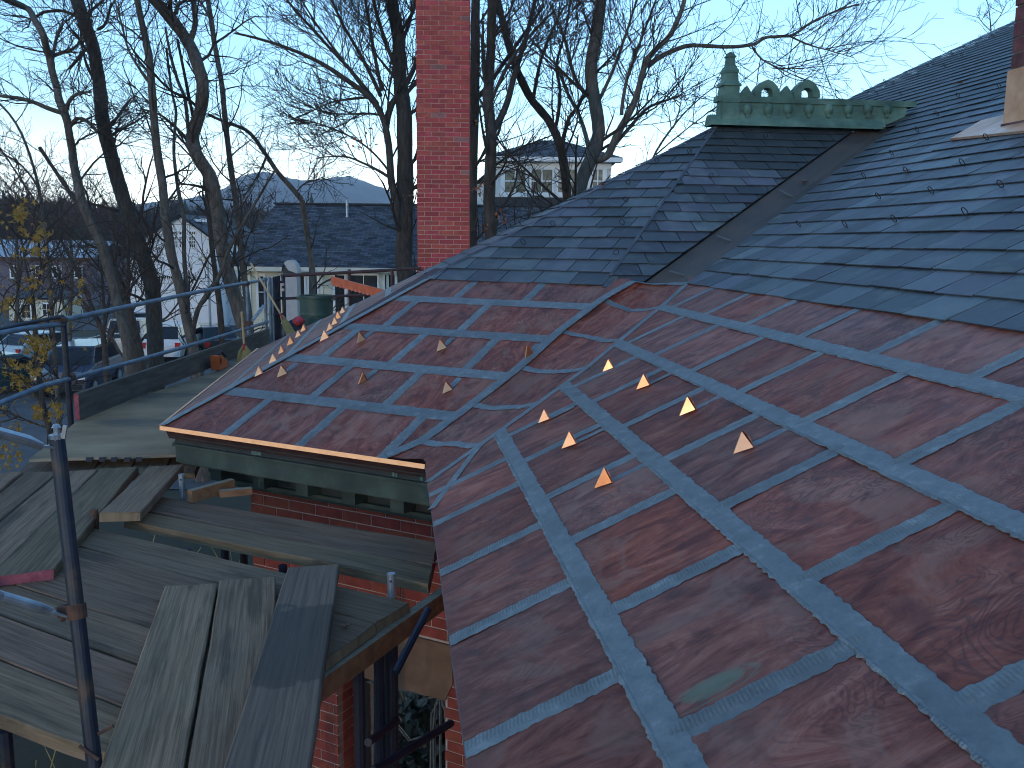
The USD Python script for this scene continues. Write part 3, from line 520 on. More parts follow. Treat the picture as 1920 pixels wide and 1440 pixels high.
# wire snow loops hooked between the slates
def loop(fr, q, parent, r=.027):
    u, v = q if not isinstance(q[0], int) else fr.px(*q)
    a = np.linspace(0, 2 * math.pi, 11); lean = rs.uniform(-.5, .5); P = fr.P(u + r * np.sin(a) * .8 + lean * .012, v + .012 - r * .35 * (1 - np.cos(a)) * .5, .010 + r * .95 * (1 - np.cos(a)))
    mb = MB(); mb.tube(P, .0030, 5, False); mb.build('wire_loop', 'loop_iron', parent)
for q in [(1498, 428), (1585, 430), (1677, 421), (1810, 409), (1648, 377), (1746, 367), (1876, 357), (1620, 337), (1700, 327), (1805, 314), (1672, 294), (1850, 266), (1720, 250), (1758, 219), (1798, 185), (1875, 168), (1690, 180), (1722, 144), (1740, 126), (1750, 122), (1785, 106), (1804, 108), (1772, 128), (1808, 91), (1832, 90), (1862, 71), (1838, 72), (1700, 141), (1660, 156), (1675, 161), (1645, 179), (1628, 176), (1618, 172), (1658, 155)]: loop(FS, q, main_sl)
for q in [(981, 461), (1037, 427), (1167, 424), (1108, 383), (1173, 381), (1177, 348), (1231, 307), (1293, 290)]: loop(FBS, q, bay_sl)
for q in [(1331, 336), (1435, 261), (1155, 481)]: loop(F1S, q, bay_sl)
for q in [(1047, 387), (1030, 393), (976, 424), (960, 430)]: loop(F3S, q, bay_sl)

# ---------------------------------------------------------------- cornice, wall and window of the bay's slanting face
def wl(d): return lambda x, y: on(x, y, n2, EA + n2 * d)   # vertical plane parallel to that face, d metres behind the eave line
def WP(a, d, z): return EA * np.array([1, 1, 0]) + h2 * a + n2 * d + Z * z      # a along the face (0 at the far corner, negative towards the main roof)
IN = .515                                                   # mitre of the far corner
def course_block(d0, d1, z0, z1, a1, mat, name, parent, back=None):
    """a length of moulding on the slanting face, mitred round the far corner and run along the front face"""
    mb = MB(); c = lambda d, z: EA * np.array([1, 1, 0]) + Z * z + n2 * d - h2 * IN * d
    # slanting face
    p0, p1 = c(d0, z0), c(d1, z0)
    e0, e1 = WP(a1, d0, z0), WP(a1, d1, z0)
    up = Z * (z1 - z0)
    mb.hexa([e0, e1, p1, p0, e0 + up, e1 + up, p1 + up, p0 + up])
    q0, q1 = p0 + h1 * (L3 - .2), p1 + h1 * (L3 - .2)
    mb.hexa([p0, p1, q1, q0, p0 + up, p1 + up, q1 + up, q0 + up])
    return mb.build(name, mat, parent)
AW = -2.35
cz = ZE
cornice = course_block(.04, .60, cz - .075, cz - .022, AW + .22, 'soffit', 'cornice', building)
course_block(.075, .60, cz - .125, cz - .077, AW + .2, 'soffit', 'frieze_band', cornice)
course_block(.055, .60, cz - .142, cz - .1265, AW + .19, 'green_paint', 'crown_lip', cornice)
course_block(.075, .60, cz - .255, cz - .144, AW + .19, 'green_paint', 'crown_board', cornice)
course_block(.10, .60, cz - .270, cz - .257, AW + .19, 'green_paint', 'bed_bead', cornice)
course_block(.36, .62, cz - .405, cz - .272, AW + .1, 'soffit', 'dentil_recess', cornice)
course_block(.33, .62, cz - .432, cz - .407, AW + .1, 'green_paint', 'dentil_rail', cornice)
course_block(.40, .62, cz - .475, cz - .434, AW + .1, 'green_paint', 'bed_mould', cornice)
for i in range(9):                                         # dentil blocks
    x = np.interp(i, [0, 1, 2, 3, 4], [404, 484, 565, 653, 744]) if i < 5 else None
    if x is None: continue
    P = wl(.23)(x, 900 + (x - 560) * .115); a = (P - EA) @ h2
    mb = MB(); mb.box(WP(a, .295, cz - .335), (.10, .13, .118), np.array([h2, n2, Z])); mb.build('dentil', 'green_paint', cornice)
for i in range(5):
    mb = MB(); mb.box(EA * np.array([1, 1, 0]) + h1 * (.35 + .42 * i) + n1 * .295 + Z * (cz - .335), (.10, .13, .118), np.array([h1, n1, Z])); mb.build('dentil', 'green_paint', cornice)
# drips of pale verdigris on the dark frieze
pass
surf('verdigris', g((.3, (.06, .10, .09)), (.7, (.12, .19, .17))), nscale=30, rough=.8)
for x0, x1 in ((470, 488), (735, 739), (741, 744), (786, 792)):
    p, q = wl(.068)(x0, 838 + (x0 - 560) * .148 + 8), wl(.068)(x1, 838 + (x1 - 560) * .148 + 8); p = p.copy(); q = q.copy()
    zt = cz - .080; mb = MB(); mb.hexa([WP((p - EA) @ h2, .071, zt - .04), WP((q - EA) @ h2, .071, zt - .038), WP((q - EA) @ h2, .0745, zt - .038), WP((p - EA) @ h2, .0745, zt - .04), WP((p - EA) @ h2, .071, zt), WP((q - EA) @ h2, .071, zt), WP((q - EA) @ h2, .0745, zt), WP((p - EA) @ h2, .0745, zt)]); mb.build('verdigris_streak', 'verdigris', cornice)

DW = .52
wxy = wl(DW)
ZT = cz - .475                                              # top of the brickwork
op_l = (wxy(632, 1300) - EA) @ h2; op_r = (wxy(834.5, 1330) - EA) @ h2      # window opening
lint_b = wxy(740, 1285)[2]; lint_t = wxy(740, 1183)[2]; lint_r = (wxy(850, 1225) - EA) @ h2
sill_z = lint_b - 1.15
# mortar body with the opening left out
mb = MB(); ZB = 0.0; aL = -IN * DW; aR = AW + .05
def wblock(mb, a0, a1, z0, z1, d0, d1): mb.hexa([WP(a1, d0, z0), WP(a0, d0, z0), WP(a0, d1, z0), WP(a1, d1, z0), WP(a1, d0, z1), WP(a0, d0, z1), WP(a0, d1, z1), WP(a1, d1, z1)])
o0, o1 = max(op_l, op_r), min(op_l, op_r)
wblock(mb, aL, o0, ZB, ZT, DW + .006, DW + .36); wblock(mb, o1, aR, ZB, ZT, DW + .006, DW + .36)
wblock(mb, o0, o1, lint_b, ZT, DW + .006, DW + .36); wblock(mb, o0, o1, ZB, sill_z, DW + .006, DW + .36)
wall = mb.build('bay_wall', 'mortar', building)
ch, bl = .075, .235
zz = ZT - .002; row = 0
while zz > ZT - 3.0:
    a = aL - (bl / 2 if row % 2 else 0) + .0
    a = aL
    first = bl / 2 if row % 2 else bl
    while a > aR:
        w = first if a == aL else bl; b = a - w
        z0, z1 = zz - ch + .009, zz
        segs = [(a, max(b + .009, aR))]
        zc = (z0 + z1) / 2
        if lint_b - .02 < zc < lint_t + .01:                # stone lintel
            segs = [(s0, max(s1, o0 + .03)) for s0, s1 in segs if s0 > o0 + .05] + [(min(s0, lint_r + (.0 if zc > lint_b + .1 else .05)), s1) for s0, s1 in segs if s1 < lint_r - .0]
        elif sill_z < zc <= lint_b:
            segs = [(s0, max(s1, o0)) for s0, s1 in segs if s0 > o0 + .01] + [(min(s0, o1), s1) for s0, s1 in segs if s1 < o1 - .01]
        for s0, s1 in segs:
            if s0 - s1 < .02: continue
            mid_ = WP((s0 + s1) / 2, DW, zc); q = (mid_ - CAM); dx = q @ _R / (q @ _F) * FPX + 960; dy = 720 - q @ _U / (q @ _F) * FPX
            if not (440 < dx < 920 and 850 < dy < 1500): continue
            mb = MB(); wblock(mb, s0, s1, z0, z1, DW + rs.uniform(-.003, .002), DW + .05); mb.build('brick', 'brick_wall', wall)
        a = b
    zz -= ch; row += 1
# reveal bricks on the far jamb of the window
zz = ZT; row = 0
while zz > sill_z:
    z0 = zz - ch + .009
    if zz < lint_b:
        for d0, d1 in ([(DW + .05, DW + .16), (DW + .17, DW + .34)] if row % 2 else [(DW + .05, DW + .26), (DW + .27, DW + .34)]):
            mb = MB(); wblock(mb, o0 + .02, o0 - .007, z0, zz, d0, d1); mb.build('brick', 'brick_wall', wall)
    zz -= ch; row += 1
mb = MB(); tl = (wxy(560, 1148) - EA) @ h2
pts = [(o0 + .02, lint_b), (lint_r + .075, lint_b), (lint_r + .05, lint_b), (lint_r, lint_b + .12), (lint_r - .0, lint_t), (o0 + .02, lint_t)]
poly = [(o0 + .03, lint_b - .001), (o1 - .005, lint_b - .001), (lint_r, lint_b + .13), (lint_r, lint_t), (o0 + .03, lint_t)]
fw = Frame(WP(0, DW - .012, 0) , h2, Z); fw.w = -n2
pp = [(a, z) for a, z in poly]; pg_ = Polygon(pp); v2, f2 = trimesh.creation.triangulate_polygon(pg_, engine='earcut'); k = len(v2)
P0 = np.array([WP(a, DW - .012, z) for a, z in v2]); P1 = np.array([WP(a, DW + .3, z) for a, z in v2]); mb.add(np.vstack([P0, P1]), np.vstack([f2, f2[:, ::-1] + k])); c = np.array(pp); m = len(c); j = (np.arange(m) + 1) % m
mb.add(np.vstack([[WP(a, DW - .012, z) for a, z in c], [WP(a, DW + .3, z) for a, z in c]]), np.stack([np.arange(m), j, j + m, np.arange(m) + m], 1)); lint = mb.build('window_lintel', 'stone', wall)
# window: dark frame, leaded glass, pale board behind
surf('frame_dark', g((.3, (.012, .016, .020)), (.7, (.022, .028, .034))), nscale=8, rough=.6)
surf('lead', g((.3, (.07, .075, .08)), (.7, (.12, .125, .13))), nscale=20, rough=.6)
surf('pale_board', g((.3, (.16, .26, .26)), (.7, (.22, .33, .32))), nscale=3, rough=.8)
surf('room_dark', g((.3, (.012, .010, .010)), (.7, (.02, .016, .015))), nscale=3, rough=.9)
M['glass'] = usdkit.material(stage, '/World/Looks/glass', {'t': ('transparent_bsdf', {'color': (.55, .58, .58)}), 'gl': ('glossy_bsdf', {'roughness': .03, 'color': (.9, .9, .9)}), 'f': ('fresnel', {'IOR': 1.5}), 'm': ('mix_closure', {})}, [('f.fac', 'm.fac'), ('t.BSDF', 'm.closure1'), ('gl.BSDF', 'm.closure2')], surface='m.closure')
wd = DW + .20
mb = MB()
for a0, a1, z0, z1 in ((o0 - .008, o0 - .10, sill_z, lint_b), (o1 + .07, o1 + .008, sill_z, lint_b), (o0 - .101, o1 + .071, lint_b - .06, lint_b - .002), (o0 - .101, o1 + .071, sill_z, sill_z + .07)): wblock(mb, max(a0, a1), min(a0, a1), z0, z1, wd - .02, wd + .05)
win = mb.build('window', 'frame_dark', building)
mb = MB(); wblock(mb, o0 - .10, o1 + .07, sill_z + .07, lint_b - .06, wd + .01, wd + .014); mb.build('pane', 'glass', win)
def came(pts, r=.006):
    mb = MB(); mb.tube([WP(a, wd + .002, z) for a, z in pts], r, 4); mb.build('lead_came', 'lead', win)
wA, wB = o0 - .10, o1 + .07; zt, zb = lint_b - .06, sill_z + .07
L_ = lambda s: wA + (wB - wA) * s
came([(wA, zt - .10), (wB, zt - .06)]); came([(wA, zt - .03), (wB, zt - .02)])
for s in (.2, .42, .6): came([(L_(s), zt), (L_(s), zt - .09)])
came([(L_(.86), zt), (L_(.86), zb)]); came([(L_(.18), zt), (L_(.18), zb)])
for s0 in (.86, .18):
    for k in (-1, 1):
        came([(L_(s0), zt - .05), (L_(s0 + .05 * k), zt - .12), (L_(s0 + .075 * k), zt - .30), (L_(s0 + .065 * k), zb)]); came([(L_(s0), zt - .05), (L_(s0 + .13 * k), zt - .09)]); came([(L_(s0), zt - .05), (L_(s0 + .12 * k), zt - .01)])
        came([(L_(s0 + .02 * k), zt - .1), (L_(s0 + .10 * k), zt - .2), (L_(s0 + .12 * k), zb)])
came([(L_(.25), zt - .3), (L_(.5), zt - .45), (L_(.78), zt - .34)])
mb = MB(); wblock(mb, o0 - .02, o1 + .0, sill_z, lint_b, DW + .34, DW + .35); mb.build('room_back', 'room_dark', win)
mb = MB(); pb = [(L_(.22 + .78 * s), zb + .22 + .14 * math.sin(math.pi * min(1, s * 1.2)) * (1 - .5 * s)) for s in np.linspace(0, 1, 12)]
pl_ = [(L_(.22), zb - .1), (wB, zb - .1)] + pb[::-1]; v2, f2 = trimesh.creation.triangulate_polygon(Polygon(pl_), engine='earcut'); mb.add([WP(a, DW + .31, z) for a, z in v2], f2); mb.build('pale_board', 'pale_board', win)

# front-face wall and the main wall under the main eave (bodies, mostly out of sight)
mb = MB(); c0 = EA * np.array([1, 1, 0]) + n2 * DW - h2 * IN * DW
mb.hexa([c0 + n1 * .01, c0 + n1 * .3 + h1 * .1, c0 + n1 * .3 + h1 * (L3 - .4), c0 + h1 * (L3 - .2) + n1 * .01] + [p + Z * ZT for p in (c0 + n1 * .01, c0 + n1 * .3 + h1 * .1, c0 + n1 * .3 + h1 * (L3 - .4), c0 + h1 * (L3 - .2) + n1 * .01)]); mb.build('front_wall', 'brick_wall', building)
mb = MB(); w0 = E0 * np.array([1, 1, 0]) + n1 * .5
mb.hexa([w0 + h1 * -8, w0 + h1 * -8 + n1 * .3, w0 + h1 * .5 + n1 * .3, w0 + h1 * .5] + [p + Z * (ZE - .15) for p in (w0 + h1 * -8, w0 + h1 * -8 + n1 * .3, w0 + h1 * .5 + n1 * .3, w0 + h1 * .5)]); mb.build('main_wall', 'brick_wall', building)
mb = MB(); w0 = E0 * np.array([1, 1, 0]) + n1 * .03
mb.hexa([w0 + h1 * -8, w0 + h1 * -8 + n1 * .5, w0 + h1 * -.05 + n1 * .5, w0 + h1 * -.05] ); 
mb = MB(); mb.bar(FM.P(-8, .20, -.16), FM.P(-.05, .20, -.16), .36, .04, FM.w); mb.build('eave_soffit', 'green_paint', building)

# ---------------------------------------------------------------- green copper cresting on the bay ridge
rd = n1; rb = APEX + Z * .0; cw = np.array([rd[1], -rd[0], 0]) * -1     # ridge direction; cw towards the camera is -h1
CF = lambda s, t, z: rb + rd * s - h1 * t + Z * z           # s along ridge, t towards the viewer, z up
Lr = np.linalg.norm(RB - APEX)
def cp(x, y, t=.06):                                          # pixel -> (s, z) on the cresting's face
    P = on(x, y, h1, rb - h1 * t); return np.array([(P - rb) @ rd, P[2] - rb[2]])
def cbox(mb, s0, s1, t0, t1, z0, z1): mb.hexa([CF(s0, t0, z0), CF(s0, t1, z0), CF(s1, t1, z0), CF(s1, t0, z0), CF(s0, t0, z1), CF(s0, t1, z1), CF(s1, t1, z1), CF(s1, t0, z1)])
zb0, zt0 = cp(1450, 218)[1], cp(1450, 193)[1]
base_t, rail_t = cp(1450, 226)[1], cp(1450, 182)[1]
mb = MB(); cbox(mb, -.0, Lr + .30, -.055, .055, zb0 - .05, zt0 + .001); crest = mb.build('ridge_cresting', 'patina', building)
mb = MB(); cbox(mb, -.03, Lr + .40, -.072, .072, zt0, rail_t); mb.build('top_rail', 'patina', crest)
mb = MB()
prof = [(-.115, cp(1450, 236)[1] - .01), (-.11, cp(1450, 232)[1]), (-.085, base_t), (-.06, zb0 + .002), (.06, zb0 + .002), (.085, base_t), (.11, cp(1450, 232)[1]), (.115, cp(1450, 236)[1] - .01)]
q = np.array([[CF(s, t, z) for t, z in prof] for s in (-.10, Lr + .05)]); idx = np.arange(16).reshape(2, 8)
mb.add(q.reshape(-1, 3), np.vstack([np.stack([idx[0, :-1], idx[1, :-1], idx[1, 1:], idx[0, 1:]], 1)])); mb.add(q[0], [(0, 1, 6), (0, 6, 7), (1, 2, 5), (1, 5, 6), (2, 3, 4), (2, 4, 5)]); mb.build('ridge_roll', 'patina', crest)
for x in (1402, 1441, 1478, 1517, 1554, 1591, 1628, 1664):
    s, z = cp(x, 205, .07); m_ = trimesh.creation.icosphere(2, .053); m_.vertices = m_.vertices * [1., .95, 1.15]
    mb = MB(); mb.add(CF(s, .055, z) + m_.vertices[:, :1] * rd + m_.vertices[:, 1:2] * -h1 + m_.vertices[:, 2:] * Z, m_.faces); usdp = obj('ball', (np.vstack(mb.v), np.vstack(mb.f)), 'patina', crest, 60)
    mb = MB(); cbox(mb, s - .02, s + .02, .054, .085, z - .085, z - .045); mb.build('ball_bracket', 'patina', crest)
def cplate(poly, hole, name, th=.035):
    pg = Polygon(poly, [hole] if hole is not None else None); v2, f2 = trimesh.creation.triangulate_polygon(pg, engine='earcut'); k = len(v2); mb = MB()
    mb.add(np.vstack([[CF(s, th, z) for s, z in v2], [CF(s, -th, z) for s, z in v2]]), np.vstack([f2, f2[:, ::-1] + k]))
    for ring in [poly] + ([hole] if hole is not None else []):
        c = np.array(ring); m = len(c); j = (np.arange(m) + 1) % m; mb.add(np.vstack([[CF(s, th, z) for s, z in c], [CF(s, -th, z) for s, z in c]]), np.stack([np.arange(m), j, j + m, np.arange(m) + m], 1))
    return mb.build(name, 'patina', crest)
for x0, xm, x1 in ((1389, 1403, 1415), (1463, 1478, 1491)): cplate([cp(x0, 183), cp(x1, 183), cp(x1, 179), cp(xm, 160), cp(x0, 177)], None, 'cresting_spike')
for x0, xm, x1 in ((1415, 1441, 1463), (1489, 1516, 1538)):
    out = [cp(x0, 183)] + [cp(x0 + (x1 - x0) * (.0 if y > 178 else f), y) for f, y in ((0, 174), (.06, 166), (.20, 158), (.40, 151), (.55, 148.5), (.72, 153), (.88, 161), (.98, 170))] + [cp(x1, 183)]
    hx0, hx1 = xm - 13, xm + 8
    hole = [cp(hx0, 182.5)] + [cp((hx0 + hx1) / 2 - (hx1 - hx0) / 2 * math.cos(a), 174 - 9.5 * math.sin(a)) for a in np.linspace(0, math.pi, 11)] + [cp(hx1, 182.5)]
    cplate(out, hole, 'cresting_arch', .06)
# corner finial post
mb = MB(); c0s = cp(1369, 200)[0]
def ring(w, z): return [CF(c0s - w, -w, z), CF(c0s - w, w, z), CF(c0s + w, w, z), CF(c0s + w, -w, z)]
zs = lambda y: cp(1371, y)[1]
spec = [(.110, 234), (.110, 217), (.105, 216), (.105, 193), (.112, 192), (.112, 184), (.105, 183), (.100, 162), (.120, 161), (.118, 158), (.10, 155.5), (.085, 150), (.080, 137), (.088, 135), (.090, 131), (.070, 128), (.052, 120), (.046, 107), (.060, 105.5), (.058, 103), (.044, 102), (.036, 98), (.015, 95.5), (.004, 95)]
for (w0, y0), (w1, y1) in zip([(w * .84, y) for w, y in spec[:-1]], [(w * .84, y) for w, y in spec[1:]]): a, b = ring(w0, zs(y0)), ring(w1, zs(y1)); mb.add(a + b, [(0, 1, 5, 4), (1, 2, 6, 5), (2, 3, 7, 6), (3, 0, 4, 7)])
fin = mb.build('finial_post', 'patina', crest)

# ---------------------------------------------------------------- roof chimney on the right
cbase = FS.px(1884, 243); c_a = FS.P(*cbase)
rc = MB(); CU, CV = -h1, n1                                    # visible faces: towards the camera (-h1) and down the slope (-n1)
CC = lambda u, v, z: np.array([c_a[0], c_a[1], 0]) + CU * u + CV * v + Z * z
CW, CD = .9, 1.1
def cbx(mb, u0, u1, v0, v1, z0, z1): mb.hexa([CC(u0, v0, z0), CC(u1, v0, z0), CC(u1, v1, z0), CC(u0, v1, z0), CC(u0, v0, z1), CC(u1, v0, z1), CC(u1, v1, z1), CC(u0, v1, z1)])
zb_, zt_ = c_a[2] - .5, c_a[2] + 1.9
zf0 = on(1889, 226, n1, c_a)[2]; zf1 = on(1889, 134, n1, c_a)[2]
cbx(rc, .008, CW - .008, .008, CD, zb_ - .6, zt_); rchim = rc.build('roof_chimney', 'mortar_old', building)
zz = zf1 + .012; k = 0
while zz < zt_ - .1:
    z1 = zz + .095
    for u0, u1 in ([(0, .44), (.452, .9)] if k % 2 else [(0, .21), (.222, .66), (.672, .9)]):
        mb = MB(); cbx(mb, u0, u1, rs.uniform(-.006, .004), .1, zz, z1); mb.build('brick', 'brick_old', rchim)
    for v0, v1 in ([(.104, .21), (.222, .66), (.672, 1.1)] if k % 2 else [(.104, .42), (.432, .86), (.872, 1.1)]):
        mb = MB(); cbx(mb, rs.uniform(-.006, .004), .1, v0, v1, zz, z1); mb.build('brick', 'brick_old', rchim)
        mb = MB(); cbx(mb, .8, .9 + rs.uniform(-.006, .004), v0, v1, zz, z1); mb.build('brick', 'brick_old', rchim)
    zz += .107; k += 1
mb = MB(); cbx(mb, -.012, .92, -.012, .3, zf0 - .02, zf1); mb.build('counter_flashing', 'copper_flash', rchim)
mb = MB(); cbx(mb, -.020, .93, -.022, .28, zb_ - .6, zf0 - .022); mb.build('step_flashing', 'copper_weather', rchim)
ap = [FS.px(1784, 266), FS.px(1842, 232), FS.px(1884, 222), FS.px(1990, 216), FS.px(1990, 246)]
mb = MB(); prism(FS, [tuple(p) for p in ap], .012, .030, mb); mb.build('apron_flashing', 'copper_flash', rchim)

# ---------------------------------------------------------------- tall brick chimney beyond the bay
TD = 13.5
tl_, tr_ = at(782.5, 470, TD), at(879.6, 450, TD); tw = np.linalg.norm((tr_ - tl_)[:2]); tx = nrm((tr_ - tl_) * [1, 1, 0]); ty = np.array([-tx[1], tx[0], 0])
tall = thing('tall_brick_chimney', 'tall plain red brick chimney rising beyond the bay roof between the bare trees', 'chimney')
TP = lambda a, d, z: np.array([tl_[0], tl_[1], 0]) + tx * a + ty * d + Z * z
def tbx(mb, a0, a1, d0, d1, z0, z1): mb.hexa([TP(a0, d0, z0), TP(a1, d0, z0), TP(a1, d1, z0), TP(a0, d1, z0), TP(a0, d0, z1), TP(a1, d0, z1), TP(a1, d1, z1), TP(a0, d1, z1)])
z_top = at(830, -75, TD)[2]; z_low = at(830, 560, TD)[2]
mb = MB(); tbx(mb, .008, tw - .008, .010, tw, 0, z_top); tb = mb.build('brick_core', 'mortar_red', tall)
tc = .0672; rowz = z_top; k = 0; br = [[], []]
grey = set(rs.sample(range(300), 9))
while rowz > z_low:
    z0 = rowz - tc + .0085
    n_ = [(.0, .105), (.113, .32), (.328, .535), (.543, tw)] if k % 2 else [(0, .205), (.213, .42), (.428, .635), (.643, tw)]
    for a0, a1 in n_: br[0].append((a0, a1, z0, rowz, 0))
    for d0, d1 in ([(.105, .3), (.31, .52), (.53, tw)] if k % 2 else [(.105, .2), (.21, .42), (.43, .64), (.65, tw)]): br[1].append((d0, d1, z0, rowz, 1))
    rowz -= tc; k += 1
rest_ = MB()
for i, (a0, a1, z0, z1, s) in enumerate(br[0] + br[1]):
    vis = at(830, -6, TD)[2] > z0
    mb = MB()
    if s == 0: tbx(mb, a0 + (rs.uniform(-.004, .003) if a0 == 0 else rs.uniform(0, .002)), a1 + (rs.uniform(-.003, .004) if a1 == tw else -rs.uniform(0, .002)), rs.uniform(-.003, .003), .1, z0 + rs.uniform(-.0012, .0012), z1 + rs.uniform(-.0012, .0012))
    else: tbx(mb, tw - .1, tw + rs.uniform(-.002, .002), a0, a1, z0, z1); tbx(mb, -rs.uniform(-.002, .002), .1, a0, a1, z0, z1)
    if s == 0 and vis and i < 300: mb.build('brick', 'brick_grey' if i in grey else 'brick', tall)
    else: v, f, uv = mb.geo(); rest_.add(v, f, uv)
tag(rest_.build('side_bricks', 'brick', tall), kind='stuff')
mb = MB(); tbx(mb, -.03, tw + .03, -.03, tw + .03, z_top + .002, z_top + .09); mb.build('cap', 'stone', tall)
za, zb2 = at(846, -14, TD)[2], at(846, 2.5, TD)[2]
mb = MB(); tbx(mb, .25, .56, -.008, .004, zb2, za); mb.build('flue_vent', 'soffit', tall)

# ---------------------------------------------------------------- scaffold planks: each is a thing
def plank(px, z, th, label, mat='plank', red=None, name='scaffold_plank', group=None, cat='plank', extra=None, sag=0.0, chop=0):
    c = np.array([lvl(x, y, z) for x, y in px])           # far-left, far-right, near-right, near-left of the top face, at level z
    if np.linalg.norm(c[1] - c[0]) > np.linalg.norm(c[3] - c[0]): c = c[[1, 2, 3, 0]]     # ends first
    t = thing(name, label, cat, group)
    n = 26; s = np.linspace(0, 1, n); L = np.linalg.norm((c[2] + c[3] - c[0] - c[1]) / 2); W_ = np.linalg.norm(c[1] - c[0])
    o = rs.uniform(0, 90)
    A_ = c[0] + (c[3] - c[0]) * s[:, None]; B_ = c[1] + (c[2] - c[1]) * s[:, None]
    q = nrm((B_ - A_).mean(0))
    wob = (meshkit.fbm(np.stack([s * L * 2 + o, 0 * s, 0 * s], -1), 3) - .5) * .010; wob2 = (meshkit.fbm(np.stack([s * L * 2 + o, 0 * s + 7, 0 * s], -1), 3) - .5) * .010
    A_ = A_ + q * wob[:, None]; B_ = B_ + q * wob2[:, None]
    dz = sag * np.sin(s * math.pi) + (meshkit.fbm(np.stack([s * 2 + o, 0 * s, 0 * s + 5], -1), 2) - .5) * .008
    e = .006
    prof = []                                             # section: rounded arrises, slight cup
    for f, w in ((0, -th), (0, -e), (.0, 0), (.25, -.0015), (.5, -.0028), (.75, -.0012), (1, 0), (1, -e), (1, -th)):
        off = (e if w == 0 and f == 0 else (-e if w == 0 and f == 1 else 0))
        prof.append(A_ + (B_ - A_) * f + q * off + Z * (w + dz)[:, None])
    P = np.stack(prof, 1); m = P.shape[1]
    for k_, sgn in ((0, 1), (n - 1, -1)):                 # slightly uneven ends
        P[k_] += (c[3] - c[0]) / L * sgn * (meshkit.noise(np.stack([np.arange(m) * .9 + o, 0 * np.arange(m), 0 * np.arange(m)], -1)) * .012 * (np.arange(m) % 8 != 0))[:, None]
    if chop:                                              # clipped corner(s)
        i = 0 if chop > 0 else n - 1
    idx = np.arange(n * m).reshape(n, m); mb = MB()
    uv = np.stack(np.broadcast_arrays(s[:, None] * L + o, np.array([-.05, -.005, 0, .25, .5, .75, 1, 1.005, 1.05])[None] * W_ + o), -1)
    mb.add(P.reshape(-1, 3), np.stack([idx[:-1, :-1], idx[1:, :-1], idx[1:, 1:], idx[:-1, 1:]], -1).reshape(-1, 4), uv.reshape(-1, 2))
    mb.add(P[:, [0, -1]].reshape(-1, 3), np.stack([np.arange(n - 1) * 2, np.arange(n - 1) * 2 + 1, np.arange(n - 1) * 2 + 3, np.arange(n - 1) * 2 + 2], 1))
    bd = mb.build('board', mat, t)
    if mat == 'plank_stained':                            # where the wet stain lies along the board
        wet = np.repeat(np.clip(1 - np.abs(s - .42) / .24, 0, 1) ** .5, m); wet = np.r_[wet, np.zeros(mb.n - len(wet))]
        UsdGeom.PrimvarsAPI(bd).CreatePrimvar('wet', Sdf.ValueTypeNames.FloatArray, 'vertex').Set(Vt.FloatArray.FromNumpy(wet.astype(np.float32)))
    for k_ in (0, n - 1):
        sg = 1 if k_ == 0 else -1; d_ = nrm(c[0] - c[3]) * sg * .0015; mb = MB()
        ring_ = P[k_] + d_; cen = ring_.mean(0); mb.add(np.vstack([ring_, [cen]]), [(i, (i + 1) % m, m) if k_ else ((i + 1) % m, i, m) for i in range(m)], np.vstack([uv[k_], uv[k_].mean(0)]))
        mb.build('painted_end' if red == k_ or red == 'both' or (red == 'far' and k_ == 0) or (red == 'near' and k_) else 'end_grain', 'red_end' if red == 'both' or (red == 'far' and k_ == 0) or (red == 'near' and k_) else 'plank_end', t)
    return t
ZD = CZ - 1.585                                            # deck level
T2 = ZD + .047                                             # top of planks lying on the deck
# cross planks
GX = 'weathered planks of the lower scaffold deck'
plank([(300, 930), (822, 1017), (813, 1060), (270, 957)], ZD, .045, 'brown stained plank nearest the brick wall below the dentil cornice', red='far', group=GX)
plank([(268, 959), (812, 1062), (804, 1096), (232, 975)], ZD + .001, .047, 'plank with a pale sawn edge along the open gap in the deck', group=GX)
plank([(166, 987), (769, 1129), (706, 1167), (138, 1021)], ZD - .002, .045, 'grey plank on the near side of the open gap in the deck', group=GX)
plank([(96, 1012), (706, 1169), (571, 1266), (-12, 1083)], ZD + .001, .045, 'broad grey plank passing under the tops of the three loose boards', group=GX)
plank([(-60, 1069), (569, 1269), (489, 1326), (-60, 1129)], ZD - .001, .045, 'dark grey plank level with the clamp of the blue pole', group=GX)
plank([(-60, 1133), (487, 1330), (401, 1391), (-60, 1210)], ZD + .001, .045, 'silvery wet plank second from the near edge of the deck', group=GX)
plank([(-60, 1214), (398, 1394), (345, 1470), (-60, 1316)], ZD, .052, 'dark stained plank at the near outer edge of the deck', group=GX)
